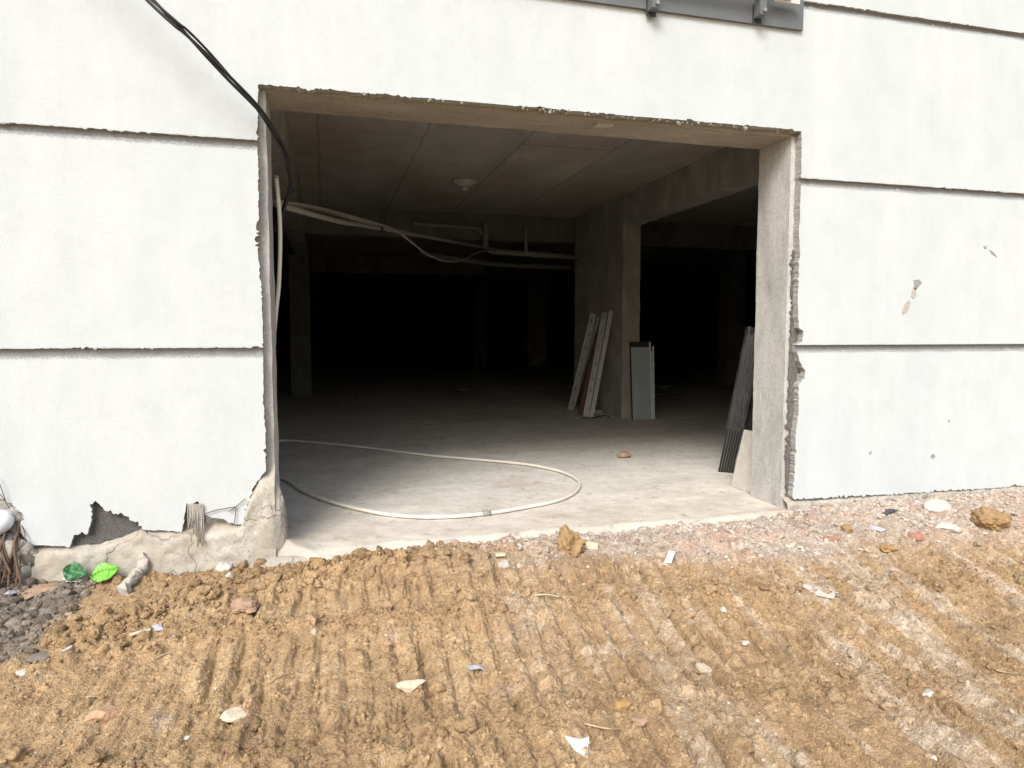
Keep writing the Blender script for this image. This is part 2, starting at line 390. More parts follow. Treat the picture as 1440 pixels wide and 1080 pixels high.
panel([(2.800, g2 - GH, 1), (2.796, 1.72, 1.2), (2.806, 1.6, 1.2), (2.800, 1.3, 1.2), (2.815, 1.14, 3), (2.848, 1.12, 3), (2.842, g1 + GH + .02, 1), (2.80, g1 + GH, 1), (hi, g1 + GH, 0), (hi, g2 - GH, 1)][::-1], 5)
lowr = [(2.806, g1 - GH), (2.830, .93), (2.872, .87), (2.868, .83), (2.825, .79), (2.832, .60), (2.815, .50), (2.818, .3), (2.806, .10), (2.822, .066)]
panel([(2.822, .066, 2.2), (3.4, .058, 2.6), (4.2, .047, 2.6), (4.8, .042, 2.), (hi, .04, 0), (hi, g1 - GH, 1)] + [(x, z, 2.4) for x, z in lowr[:-1]], 6, amp=.0028)
for g in GROOVES:
    spans = ((lo, hi),) if g == g3 else ((lo, -.302), (2.803, hi))
    for a, b_ in spans: box('wall_groove', (a, b_, .026, SKIN - .003, g - GH - .012, g + GH + .012), m_groove, bld)
# bare patch where the skin has broken away
pp = [W(100, 772), W(101, 752), W(124, 746), W(126, 706), W(142, 707), W(152, 717), W(174, 720), W(203, 744), W(205, 752)]
panel([(x, z, 2.) for x, z in pp], 11, .035, SKIN - .004, 'bare_adhesive_patch', [m_adh, m_adh])
pp = [(2.79, .09), (2.85, .09), (2.85, .86), (2.885, .885), (2.845, .95), (2.86, 1.13), (2.83, 1.16), (2.82, 1.6), (2.79, 1.62)]
panel([(x, z, 3.) for x, z in pp], 12, .045, SKIN - .004, 'bare_adhesive_patch', [m_patch, m_patch])
# knocked chips in the plaster face
def chip(pts, mat, seed):
    P = [W(x, y) for x, y in pts]
    panel([(x, z, 1.) for x, z in P], seed, -.003, .01, 'plaster_chip', [mat, mat], step=.006, amp=.002)
chip([(1284, 394), (1292, 393), (1296, 397), (1292, 402), (1287, 408), (1284, 405), (1286, 400)], m_groove, 21)
chip([(1282, 408), (1288, 404), (1288, 416), (1284, 420), (1281, 418)], m_mesh, 22)
chip([(1277, 422), (1280, 426), (1277, 436), (1270, 443), (1268, 438), (1272, 428)], m_mesh, 23)
chip([(1383, 346), (1387, 346), (1387, 350), (1384, 350)], m_groove, 24)
chip([(1391, 351), (1396, 354), (1402, 362), (1394, 357)], m_groove, 25)
chip([(1221, 637), (1226, 634), (1224, 639)], m_groove, 26)
chip([(1308, 641), (1313, 638), (1315, 643), (1310, 645)], m_groove, 27)
chip([(1334, 590), (1335, 590), (1335, 594), (1333, 594)], m_groove, 28)

# concrete behind the skin
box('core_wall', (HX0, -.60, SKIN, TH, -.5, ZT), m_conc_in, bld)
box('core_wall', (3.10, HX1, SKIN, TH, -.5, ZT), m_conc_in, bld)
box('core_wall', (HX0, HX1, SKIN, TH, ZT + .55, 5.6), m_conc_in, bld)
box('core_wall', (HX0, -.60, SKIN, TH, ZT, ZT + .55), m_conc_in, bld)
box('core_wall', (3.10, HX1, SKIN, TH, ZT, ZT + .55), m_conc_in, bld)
rough_box('jamb', (-.60, XL, SKIN, TH, -.3, ZT), m_conc_jamb, bld, .02, .003, 11, 3)
rough_box('jamb', (XR, 3.10, SKIN, TH, -.3, ZT), m_conc_jamb, bld, .02, .003, 11, 9)
rough_box('lintel', (-.60, 3.10, SKIN - .004, TH - .02, ZT, ZT + .55), m_conc_lint, bld, .025, .004, 8, 5)
# ragged remains of plaster hanging under the skin along the lintel
bm = bmesh.new()
for i in range(150):
    x = RNG.uniform(-.27, 2.78); wgt = .35 + .65 * sm(.8, 1.3, x)
    if RNG.random() > wgt: continue
    s = RNG.uniform(.002, .008) * (1.8 if RNG.random() < .1 else 1)
    mm = Matrix.Translation((x, RNG.uniform(-.004, .04), 2.312 + RNG.uniform(-.006, .004))) @ Matrix.Rotation(RNG.uniform(0, 6), 4, Vector((RNG.uniform(-1, 1), RNG.uniform(-1, 1), 1))) @ Matrix.Diagonal((s * 1.6, s, s * .8, 1))
    r = bmesh.ops.create_icosphere(bm, subdivisions=1, radius=1, matrix=mm)
    for v in r['verts']: v.co += Vector(RNG.uniform(-1, 1, 3)) * s * .25
from_bm('plaster_crumbs', bm, m_edge, bld)['kind'] = 'stuff'
# broken flake stuck under the lintel
fl_ = on_floor(847, 176, ZT - .004)
bm = bmesh.new(); vs = [bm.verts.new((fl_.x + a, fl_.y + b_, ZT - .012 - c)) for a, b_, c in ((-.045, -.03, 0), (.05, -.05, .004), (.055, -.01, .003), (.0, .03, 0), (-.05, .015, .004))]
ft = bm.faces.new(vs); ex = bmesh.ops.extrude_face_region(bm, geom=[ft])
bmesh.ops.translate(bm, verts=[v for v in ex['geom'] if isinstance(v, bmesh.types.BMVert)], vec=(0, 0, .02)); from_bm('plaster_flake', bm, m_mesh, bld)

# slab, beams, piers of the hall
rough_box('ceiling_slab', (HX0, HX1, TH, HY1, CEIL, CEIL + .2), m_conc_ceil, bld, .6, .0, 1, 1)
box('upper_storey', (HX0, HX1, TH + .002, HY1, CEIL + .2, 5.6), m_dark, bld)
PX0, PX1, PY0, PY1 = 3.715, 3.955, 4.60, 6.38
BZ = 2.50
rough_box('pier', (PX0, PX1, PY0, PY1, -.1, CEIL), m_conc_col, bld, .06, .004, 6, 21)
rough_box('beam', (PX0 + .003, PX1 - .003, TH, PY0 - .001, BZ, CEIL), m_conc_col, bld, .08, .003, 6, 22)
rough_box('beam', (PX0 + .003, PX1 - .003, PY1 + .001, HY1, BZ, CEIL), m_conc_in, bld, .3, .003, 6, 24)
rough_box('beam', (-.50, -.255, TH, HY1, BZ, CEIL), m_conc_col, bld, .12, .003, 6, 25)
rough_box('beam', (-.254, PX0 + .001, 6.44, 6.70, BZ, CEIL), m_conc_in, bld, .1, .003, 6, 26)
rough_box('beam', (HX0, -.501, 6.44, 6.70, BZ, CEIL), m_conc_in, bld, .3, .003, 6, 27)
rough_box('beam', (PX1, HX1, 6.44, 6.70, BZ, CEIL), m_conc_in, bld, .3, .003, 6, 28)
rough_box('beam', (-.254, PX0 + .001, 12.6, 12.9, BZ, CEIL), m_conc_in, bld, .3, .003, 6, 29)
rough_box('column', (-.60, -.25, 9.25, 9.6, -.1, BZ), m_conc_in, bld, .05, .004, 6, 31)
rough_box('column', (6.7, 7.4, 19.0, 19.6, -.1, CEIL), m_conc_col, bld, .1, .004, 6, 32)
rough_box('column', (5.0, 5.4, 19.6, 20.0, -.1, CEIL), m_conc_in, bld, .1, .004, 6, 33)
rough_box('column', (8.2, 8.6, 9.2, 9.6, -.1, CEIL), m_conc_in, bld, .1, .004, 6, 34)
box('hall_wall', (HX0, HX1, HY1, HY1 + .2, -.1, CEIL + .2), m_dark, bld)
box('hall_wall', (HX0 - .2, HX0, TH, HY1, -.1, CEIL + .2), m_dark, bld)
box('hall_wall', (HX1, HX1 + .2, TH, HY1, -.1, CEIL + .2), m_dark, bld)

# plinth: lumpy bare concrete footing under the skin
def plinth(x0, x1, top, seed, out=.05, bot=-.22, step=.012, name='plinth'):
    xs = np.arange(x0, x1 + step, step); nv = 26
    t = np.linspace(0, 1, nv)
    Xg, Tg = np.meshgrid(xs, t)
    tp = top(Xg); Z = tp + (bot - tp) * Tg
    prof = SKIN - .006 - (SKIN + out * .35) * sm(0, .14, Tg) - out * .65 * sm(.35, 1., Tg)
    Y = prof + .012 * fbm(Xg * 5, Z * 7, seed, 4) + .006 * vn2(Xg * 30, Z * 35, seed + 9)
    Z = Z + .006 * vn2(Xg * 40, Tg * 6, seed + 4) * (1 - Tg)
    return mesh_np(name, np.stack([Xg, Y, Z], -1).reshape(-1, 3), grid_faces(len(xs), nv), m_plinth, bld)
ptx = [-8, -1.5, -1.36, -1.18, -1.10, -.95, -.87, -.86, -.70, -.62, -.42, -.40, -.375, -.33, -.29, -.262]
ptz = [.12, .12, .115, .105, .10, .14, .175, .16, .155, .15, .165, .27, .33, .42, .43, .44]
ob = plinth(-3.2, XL, lambda x: np.interp(x, ptx, ptz), 41, .045)
plinth(XR + .002, 6., lambda x: .075 - .004 * (x - 2.8), 47, -.02, -.22)
# rounded mortar toe at the foot of the left jamb reveal
def blob(name, loc, sc, mat, parent=None, seed=1, sub=3, amp=.25, rot=0., cols=None, freq=1.6):
    bm = bmesh.new(); bmesh.ops.create_icosphere(bm, subdivisions=sub, radius=1)
    V = np.array([v.co[:] for v in bm.verts]); o = seed * 7.31
    d = 1 + amp * (vn3(V[:, 0] * freq + o, V[:, 1] * freq + o, V[:, 2] * freq - o, seed) + .5 * vn3(V[:, 0] * 2.3 * freq + o, V[:, 1] * 2.3 * freq, V[:, 2] * 2.3 * freq, seed + 1) + .3 * vn3(V[:, 0] * 5 * freq, V[:, 1] * 5 * freq + o, V[:, 2] * 5 * freq, seed + 2))
    if amp >= .3: d = d + .5 * amp * sum((.5 - np.abs(vn3(V[:, 0] * f_ + o, V[:, 1] * f_, V[:, 2] * f_, seed + 9))) * 2.2 / f_ ** .6 for f_ in (3.2, 7., 14., 30.))
    V = V * d[:, None] * np.array(sc)
    c, s = math.cos(rot), math.sin(rot)
    V[:, :2] = np.stack([V[:, 0] * c - V[:, 1] * s, V[:, 0] * s + V[:, 1] * c], 1)
    for v, q in zip(bm.verts, V): v.co = q
    o_ = from_bm(name, bm, mat, None, smooth=sub > 2); o_.location = loc
    if parent: o_.parent = parent; o_.matrix_parent_inverse = Matrix.Translation(-parent.location)
    return o_
blob('mortar_toe', (-.29, .03, .10), (.085, .07, .25), m_plinth, bld, 4, 4, .12)
blob('mortar_toe', (-.20, -.02, -.12), (.28, .10, .10), m_plinth, bld, 6, 4, .10)
# strip of fibre mesh hanging out of the broken edge
bm = bmesh.new()
for k in range(26):
    x0_, z1_ = W(265 + k * .85, 708)
    L = .11 + .05 * random.random() + (.06 if k > 14 else 0)
    tube_into(bm, [Vector((x0_ + random.uniform(-.002, .002), -.004 - .006 * random.random(), z1_)), Vector((x0_ + random.uniform(-.004, .004), -.012 - .01 * random.random(), z1_ - L * .55)), Vector((x0_ + random.uniform(-.01, .01), -.022 - .015 * random.random(), z1_ - L))], .0016, 4)
for k in range(16):
    a = W(264, 710 + k * 1.7); b_ = W(286 + random.uniform(0, 3), 710 + k * 1.7 + random.uniform(-1, 1))
    tube_into(bm, [Vector((a[0], -.008, a[1])), Vector((b_[0], -.011, b_[1]))], .0014, 4)
from_bm('mesh_strip', bm, m_mesh, bld)

# ------------------------------------------------------------------ floor of the bay
def floor():
    xs = np.concatenate([np.linspace(HX0, -1.2, 12)[:-1], np.arange(-1.2, 4.6, .016), np.linspace(4.6, HX1, 14)])
    vs = np.concatenate([np.linspace(0, 3.2, 180)[:-1] , np.linspace(3.2, 8, 90)[:-1], np.linspace(8, HY1 + .1, 24)])
    X, Vv = np.meshgrid(xs, vs)
    inside = sm(XL - .05, XL + .0, X) * (1 - sm(XR - .0, XR + .05, X))
    lip = -.20 - .08 * sm(.8, -.0, X) + .03 * fbm(X * 3, X * 0 + 2.2, 60, 3)
    lip = lip * (1 - .80 * sm(XL + .45, XL, X)); yf = .12 + (lip - .12) * inside
    Y = yf + Vv
    Z = .004 * fbm(X * 1.3, Y * 1.3, 61, 3) - .48 * np.clip(-.03 - Y, 0, 1) * inside + .0022 * vn2(X * 25, Y * 25, 62) * np.exp(-np.clip(Y, 0, 9) * .5)
    Z += .012 * fbm(X * 6, Y * 6, 64, 3) * sm(.25, -.08, Y) * inside
    Z -= .14 * sm(.07, 0., Vv) * inside
    # mortar fillet up to the left jamb
    Z += .06 * np.exp(-((X - XL) / .10) ** 2) * sm(.5, .05, Y) * sm(-.10, .03, Y) * inside
    n1 = fbm(X * .9, Y * .9, 63, 5); n2 = fbm(X * 5, Y * 5, 65, 5); n3 = vn2(X * 46, Y * 46, 66)
    base = np.stack([.62 + 0 * X, .60 + 0 * X, .545 + 0 * X], -1)
    dust = np.clip(sm(1.5, -.1, Y + .35 * n2) * .8, 0, 1)[..., None]
    c = base * (1 + .16 * n1 + .10 * n2)[..., None] * (1 - dust) + np.array([.57, .51, .425]) * (1 + .14 * n2)[..., None] * dust
    deep = sm(1.8, 5.5, Y + n1)[..., None]; c = c * (1 - deep) + np.array([.60, .575, .51]) * (1 + .2 * n1 + .15 * n2)[..., None] * deep
    # pale spilled cement inside the hose loop, reddish brick dust
    sp = np.exp(-(((X - .75) / .9) ** 2 + ((Y - .75) / .55) ** 2) ** 2)
    sp = sp * sm(-.2, .25, n2 + .2); c = c * (1 - .45 * sp[..., None]) + np.array([.62, .60, .55]) * .45 * sp[..., None]
    rd = sm(.35, .6, fbm(X * 2.2, Y * 3.5, 68, 4)) * sm(3, .5, Y); c = c * (1 - .3 * rd[..., None]) + np.array([.42, .29, .22]) * .3 * rd[..., None]
    c = c * (1 + .13 * fbm(X * 22, Y * 22, 72, 3) + .12 * fbm(X * 2.5, Y * 9, 73, 4))[..., None]
    lf = (sm(XL + .55, XL, X) * sm(.35, -.05, Y))[..., None]; c = c * (1 - .7 * lf) + np.array([.44, .41, .35]) * (1 + .25 * n2)[..., None] * .7 * lf
    pk = sm(.80, .9, vn2(X * 23, Y * 23, 69))[..., None]; c = c * (1 - pk * .35) + np.array([.12, .1, .085]) * pk * .35
    pw = sm(.84, .92, vn2(X * 19, Y * 19, 71))[..., None]; c = c * (1 - pw * .5) + np.array([.62, .6, .55]) * pw * .5
    o = mesh_np('floor', np.stack([X, Y, Z], -1).reshape(-1, 3), grid_faces(len(xs), len(vs)), m_floor, None, True, np.clip(c, .02, .8).reshape(-1, 3))
    return tag(o, 'bare concrete basement floor', None, None, 'structure')
floor()

# ------------------------------------------------------------------ ground: clay with tracked tread marks
GS = .005
gx = np.arange(-2.3, 5.4, GS); gy = np.arange(-2.6, .30, GS)
GX, GY = np.meshgrid(gx, gy)
def base_z(X, Y):
    d = np.clip(-Y, 0, 60)
    z0 = -.085 + .055 * sm(-.1, .75, X) + .035 * sm(2.2, 3.2, X)
    z = z0 - (.115 + .03 * sm(.5, 3, X)) * sm(.12, 1.5, d) - .02 * sm(1.5, 8, d)
    return z + .02 * fbm(X * .9, Y * .9, 80, 3) * sm(.1, .6, d)
def ground_fields(X, Y):
    dark = sm(-.98, -1.10, X + .10 * fbm(X * 4, Y * 4, 81, 3) + .05 * np.clip(-Y, 0, 1)) * sm(-.78, -.66, Y + .08 * fbm(X * 4, Y * 4, 84, 3))
    edge = -.30 - .30 * sm(1.0, 2.6, X) - .03 * sm(2.8, 5., X)
    rub = sm(.45, 1.1, X + .25 * fbm(X * 3, Y * 3, 83, 3)) * sm(edge - .32, edge + .10, Y + .22 * fbm(X * 3, Y * 4, 82, 5))
    sep = np.zeros_like(X)
    for c0, wd, a in ((-.15, .09, 1.), (-.72, .10, .8), (-1.50, .10, .7), (-2.3, .12, .7)):
        yy = c0 - .10 * np.clip(X, -1, 3) + .06 * fbm(X * 2.2, X * 0 + c0, 85, 3)
        sep = np.maximum(sep, a * np.exp(-((Y - yy) / wd) ** 2))
    pile = np.exp(-((Y + .23 + .38 * sm(-.35, -1.0, X) + .03 * fbm(X * 3, X * 0, 86, 2)) / .11) ** 2) * sm(-1.25, -1.0, X) * (1 - sm(.25, .8, X))
    return dark, rub, sep, pile
dark, rub, sep, pile = ground_fields(GX, GY)
GZ = base_z(GX, GY)
pile_n = .5 + .5 * fbm(GX * 5, GY * 5, 87, 3)
GZ += .055 * pile * pile_n + .022 * sep * (.5 + .5 * fbm(GX * 6, GY * 6, 88, 3)) + .02 * rub * (.4 + fbm(GX * 4, GY * 4, 89, 3)) * sm(-.02, -.12, GY)
def billow(x, y, seed, oct=3, gain=.55):
    s_ = 0; a = 1
    for i in range(oct):
        s_ = s_ + a * (.5 - np.abs(vn2(x * 2.1 ** i + 5.7 * i, y * 2.1 ** i + 3.1 * i, seed + i))); a *= gain
    return s_
wx = GX + .02 * vn2(GX * 9, GY * 9, 141); wy = GY + .02 * vn2(GX * 9, GY * 9, 142)
rough_ = np.clip(.55 + .9 * fbm(GX * 2.6, GY * 2.6, 143, 3) + .5 * sep + .5 * pile, .15, 1.4)
GZ += .008 * fbm(GX * 6, GY * 6, 90, 4, .55) + rough_ * (.0135 * billow(wx * 12, wy * 12, 144, 5, .62) + .0075 * billow(wx * 36, wy * 36, 149, 3, .75)) 
# treads: cleats press bars at right angles to the track, curving as the machine turned
ang = .02 + .17 * sm(-.2, 2.2, GX)
tc = GX - np.tan(ang) * (GY + .9) + .016 * fbm(GX * 3, GY * 3, 92, 3) + .006 * vn2(GX * 14, GY * 14, 96)
ph = (tc / .098) % 1.
bar = sm(.0, .07, ph) * (1 - sm(.28, .42, ph))
groove = np.exp(-((ph - .62) / .10) ** 2)
trk = np.clip(1 - 1.25 * sep - pile - dark, 0, 1) * sm(-.10, -.25, GY) * (1 - .55 * rub)
trk *= sm(-.7, -.05, fbm(GX * 1.8, GY * 2.6, 93, 4) + .15 + .15 * sm(.3, 1.5, GX)) * sm(-1.15, -.3, GX + .3 * fbm(GX * 2, GY * 2, 94, 2))
tn = np.clip(.65 + .9 * fbm(GX * 9, GY * 6, 95, 3), 0.1, 1.3)
GZ += trk * (.020 * bar * tn - .027 * groove * tn)
tc2 = GX - np.tan(ang + .13) * (GY + .5) + .02 * fbm(GX * 4, GY * 4, 160, 3); ph2 = (tc2 / .061) % 1.
m2 = trk * sm(.0, .3, fbm(GX * 2.7, GY * 3.5, 161, 3)); GZ += m2 * (.009 * sm(0, .1, ph2) * (1 - sm(.3, .45, ph2)) - .009 * np.exp(-((ph2 - .62) / .1) ** 2))
streak = vn2(tc * 70, GY * 5, 97) + .6 * vn2(tc * 150, GY * 9, 98); GZ += trk * .0022 * streak
# clods pressed in or lying on the surface
dens = np.clip(.13 + .9 * pile + .75 * sep + .55 * rub + .8 * dark, 0, 1) * sm(.06, -.03, GY)
def stamp(n, r0, r1, dmin, pw=1.):
    k = 0
    while k < n:
        i = RNG.integers(0, len(gx)); j = RNG.integers(0, len(gy))
        if RNG.random() > dens[j, i] + dmin: continue
        k += 1
        r = r0 + (r1 - r0) * RNG.random() ** 2.5
        r *= (.75 + .5 * dens[j, i])
        w_ = int(r / GS) + 2; j0, j1, i0, i1 = max(j - w_, 0), min(j + w_ + 1, len(gy)), max(i - w_, 0), min(i + w_ + 1, len(gx))
        a = RNG.uniform(0, 6.28); e = RNG.uniform(.65, 1.)
        dx = GX[j0:j1, i0:i1] - gx[i]; dy = GY[j0:j1, i0:i1] - gy[j]
        u = (dx * math.cos(a) + dy * math.sin(a)) / r; v = (-dx * math.sin(a) + dy * math.cos(a)) / (r * e)
        ry = u * u + v * v + .35 * vn2(dx / r * 1.7 + k * 3.7, dy / r * 1.7, 99)
        hgt = r * RNG.uniform(.45, .95) * np.clip(1 - ry, 0, 1) ** .6
        GZ[j0:j1, i0:i1] = np.maximum(GZ[j0:j1, i0:i1], GZ[j0:j1, i0:i1] * .35 + .65 * GZ[j, i] + hgt * .8) if r > .012 else GZ[j0:j1, i0:i1] + hgt * .7
stamp(420, .022, .045, .0)
stamp(7000, .008, .024, .05)
stamp(22000, .005, .011, .16)
# lower beneath the slab so the concrete lip shows
GZ -= .06 * sm(-.07, .0, GY) * sm(XL - .02, XL + .05, GX) * (1 - sm(XR - .2, XR + .1, GX))
# colour: ochre clay, greyed and pinkish where rubble and mortar are ground in, dark humus at the left corner
n1 = fbm(GX * 1.4, GY * 1.4, 101, 5); n2 = fbm(GX * 7, GY * 7, 102, 5); n3 = fbm(GX * 28, GY * 28, 103, 4)
def soil_col(n1, n2, n3, dark, rub, pale):
    e = lambda a: a[..., None]
    c = np.array([.395, .272, .152]) * e(1 + .15 * n1 + .17 * n2 + .28 * n3)
    c = c * (1 - e(sm(.1, .5, n2 + .4 * n3) * .4)) + np.array([.48, .365, .225]) * e(sm(.1, .5, n2 + .4 * n3) * .4)
    r_ = np.array([.48, .40, .335]) * e(1 + .3 * n3 + .2 * n2); rd = sm(.18, .42, fbm(GX * 3.3, GY * 5, 171, 4)) if n1.shape == GX.shape else 0 * n1; r_ = r_ * e(1 - .4 * rd) + np.array([.44, .25, .18]) * e(.4 * rd); pk = sm(.05, .35, n2)
    r_ = r_ * e(1 - .4 * pk) + np.array([.46, .29, .225]) * e(.4 * pk); wt = sm(.15, .45, n3 - .3 * n2); r_ = r_ * e(1 - .5 * wt) + np.array([.55, .52, .47]) * e(.5 * wt)
    c = c * e(1 - rub * .9) + r_ * e(rub * .9)
    c = c * e(1 - pale) + np.array([.52, .43, .335]) * e(pale) * e(1 + .35 * n3)
    d_ = np.array([.20, .17, .135]) * e(1 + .3 * n2 + .35 * n3)
    return np.clip(c * e(1 - dark) + d_ * e(dark), .02, .8)
pale = np.clip((.35 + .65 * sm(-.2, .35, n2 + .6 * n3)) * sm(.0, .5, fbm(tc * 11, GY * 1.0, 104, 5) + .25 * sm(1.3, 2.6, GX)) * sm(.2, 1.6, GX) * sm(-.45, -.9, GY) * .95 + sm(.42, .62, fbm(GX * 5, GY * 5, 105, 4)) * .5, 0, .8)
C = soil_col(n1, n2, n3, dark, rub, pale)
moist = (np.clip(sep * 1.1 + .7 * pile, 0, 1) * (1 - rub) * (1 - dark) * (.35 + .65 * sm(-.2, .3, n2)))[..., None] * .55
C = C * (1 - moist) + np.array([.27, .175, .085]) * (1 + .25 * n3)[..., None] * moist
# far skirts so the one sheet runs to the horizon
ox0 = np.array([-90., -40, -15, -6, -3.2]); ox1 = np.array([6.2, 9, 18, 45, 90.]); oy0 = np.array([-200., -80, -30, -12, -6, -3.6])
AX = np.concatenate([ox0, gx, ox1]); AY = np.concatenate([oy0, gy])
BX, BY = np.meshgrid(AX, AY)
BZ_ = base_z(BX, BY); BZ_[len(oy0):, len(ox0):len(ox0) + len(gx)] = GZ
BC = np.ones(BX.shape + (3,)) * np.array([.40, .29, .16]); BC[len(oy0):, len(ox0):len(ox0) + len(gx)] = C
g_ob = mesh_np('ground', np.stack([BX, BY, BZ_], -1).reshape(-1, 3), grid_faces(len(AX), len(AY)), m_soil, None, True, BC.reshape(-1, 3))
tag(g_ob, 'ochre clay ground pressed with digger tread marks', None, None, 'structure')

def gz(x, y):
    i = int(round((x - gx[0]) / GS)); j = int(round((y - gy[0]) / GS))
    if 0 <= i < len(gx) and 0 <= j < len(gy): return float(GZ[j, i])
    return float(base_z(np.array([x]), np.array([y]))[0])
def on_ground(px, py):
    z = -.1
    for _ in range(25):
        p = on_floor(px, py, z); z = z * .5 + .5 * gz(p.x, p.y)
    return Vector((p.x, p.y, gz(p.x, p.y)))

# loose lumps, one sheet of many
def lumps(name, n, r0, r1, weight, colf, mat, label, sub=1, seed=1, sink=.3, amp=.3, flat=(.6, 1.)):
    rg = np.random.default_rng(seed); bm = bmesh.new(); bmesh.ops.create_icosphere(bm, subdivisions=sub, radius=1)
    bm.verts.ensure_lookup_table(); V0 = np.array([v.co[:] for v in bm.verts]); F0 = np.array([[v.index for v in f.verts] for f in bm.faces]); bm.free()
    wt = weight.ravel(); wt = wt / wt.sum(); idx = rg.choice(wt.size, n, p=wt)
    px, py, pz = GX.ravel()[idx] + rg.uniform(-GS, GS, n), GY.ravel()[idx] + rg.uniform(-GS, GS, n), GZ.ravel()[idx]
    r = r0 + (r1 - r0) * rg.random(n) ** 3
    V = np.repeat(V0[None], n, 0)
    off = rg.uniform(0, 500, (n, 1, 3)); Q = V * 1.4 + off
    d = 1 + amp * (vn3(Q[..., 0], Q[..., 1], Q[..., 2], 5) + .6 * vn3(Q[..., 0] * 2.7, Q[..., 1] * 2.7, Q[..., 2] * 2.7, 6)); d = d + (.22 * (.5 - np.abs(vn3(Q[..., 0] * 3.1, Q[..., 1] * 3.1, Q[..., 2] * 3.1, 8))) + .14 * (.5 - np.abs(vn3(Q[..., 0] * 6.3, Q[..., 1] * 6.3, Q[..., 2] * 6.3, 9))) if sub > 1 else 0); V = V * d[..., None]
    V *= np.stack([rg.uniform(.8, 1.25, n), rg.uniform(.6, 1., n), rg.uniform(*flat, n)], 1)[:, None]
    a = rg.uniform(0, 6.28, n); b = rg.uniform(-.5, .5, n)
    ca, sa, cb, sb = (f(v)[:, None] for v, f in ((a, np.cos), (a, np.sin), (b, np.cos), (b, np.sin)))
    x, y, z = V[..., 0], V[..., 1] * cb - V[..., 2] * sb, V[..., 1] * sb + V[..., 2] * cb
    x, y = x * ca - y * sa, x * sa + y * ca
    V = np.stack([x, y, z], -1) * r[:, None, None] + np.stack([px, py, pz + r * (.5 - sink)], 1)[:, None]
    Fa = F0[None] + (np.arange(n) * len(V0))[:, None, None]
    cc = np.repeat(colf(idx, rg)[:, None], len(V0), 1).reshape(-1, 3)
    o = mesh_np(name, V.reshape(-1, 3), Fa.reshape(-1, 3), mat, None, sub > 1, np.clip(cc, .02, .8)); return tag(o, label, None, None, 'stuff')
front = sm(.04, -.02, GY)
op_ = sm(XL - .05, XL + .05, GX) * (1 - sm(.9, 1.5, GX)); front = front * (1 - op_ * sm(-.13, -.06, GY + .04 * fbm(GX * 5, GY, 150, 2)))
lumps('dirt_clods', 1700, .007, .030, (pile * 1.6 + .5 * sep ** 2 + .03) * front * (1 - rub) * (1 - dark), lambda i, g: C.reshape(-1, 3)[i] * g.uniform(.75, 1.12, (len(i), 1)), m_soil, 'loose lumps of ochre clay along the threshold and tracks', 3, 3, .45, .45)
lumps('dirt_crumbs', 26000, .0025, .011, (.3 + pile + sep) * front * (1 - .5 * rub) * (1 - dark), lambda i, g: C.reshape(-1, 3)[i] * g.uniform(.7, 1.3, (len(i), 1)), m_soil, 'small crumbs of dry clay scattered over the tracks', 1, 4, .3, .3)
def rubcol(i, g):
    pal = np.array([[.52, .48, .42], [.42, .36, .29], [.44, .27, .20], [.60, .58, .54], [.30, .28, .26], [.48, .38, .31], [.46, .39, .31]])
    pal = pal * .45 + .55 * np.array([.47, .405, .34])
    return pal[g.choice(len(pal), len(i), p=[.25, .22, .06, .12, .06, .12, .17])] * g.uniform(.8, 1.2, (len(i), 1))
lumps('rubble', 5200, .002, .020, rub ** 1.5 * front * (.35 + .65 * sm(-.4, -.02, GY)) + .004 * front, rubcol, m_rock, 'crushed mortar, brick and plaster rubble along the wall foot', 1, 5, .35, .35, (.35, .8))
lumps('dark_soil_clods', 900, .006, .034, dark * front, lambda i, g: np.array([.20, .17, .135]) * g.uniform(.6, 1.5, (len(i), 1)), m_soil, 'dark grey soil lumps in the corner by the plinth', 2, 6, .4, .3, (.4, .9))
lumps('pale_grit', 400, .002, .008, front * (.3 + sm(-.2, .4, fbm(GX * 2, GY * 2, 110, 3))), lambda i, g: np.array([.6, .56, .5]) * g.uniform(.7, 1.1, (len(i), 1)), m_rock, 'pale grit strewn over the clay', 1, 8, .3, .3, (.4, .8))

# ------------------------------------------------------------------ single bits lying on the clay
def colmat(name, c, **k): return simple(name, c, k.get('rough', .85), 0, k.get('var', .25), k.get('scale', 40), .5, .004)
m_yellow = colmat('yellow_clay', (.36, .23, .09)); m_pinkst = colmat('pink_stone', (.50, .31, .19)); m_cream = colmat('cream_stone', (.58, .50, .37))
m_white = colmat('white_stone', (.50, .47, .42), var=.25); m_brick = colmat('brick_red', (.36, .18, .12)); m_dkst = colmat('dark_stone', (.17, .15, .125)); m_brownclod = colmat('brown_clod', (.31, .20, .095))
m_pinkgrey = colmat('rose_stone', (.36, .235, .155))
def shard(name, loc, sc, mat, seed, rot, cuts=9):
    rg = np.random.default_rng(seed); bm = bmesh.new(); bmesh.ops.create_icosphere(bm, subdivisions=4, radius=1)
    V = np.array([v.co[:] for v in bm.verts]); o = seed * 3.7
    for _ in range(cuts):
        nrm = rg.normal(size=3); nrm /= np.linalg.norm(nrm); h = rg.uniform(.45, .8)
        d = V @ nrm - h; V -= np.clip(d, 0, 9)[:, None] * nrm
    V *= (1 + .05 * vn3(V[:, 0] * 4 + o, V[:, 1] * 4, V[:, 2] * 4, seed) + .035 * vn3(V[:, 0] * 11 + o, V[:, 1] * 11, V[:, 2] * 11, seed))[:, None]
    V *= np.array(sc) * 1.25; c, s_ = math.cos(rot), math.sin(rot)
    V[:, :2] = np.stack([V[:, 0] * c - V[:, 1] * s_, V[:, 0] * s_ + V[:, 1] * c], 1)
    for v, q in zip(bm.verts, V): v.co = q
    o_ = from_bm(name, bm, mat, None); o_.location = loc; return o_
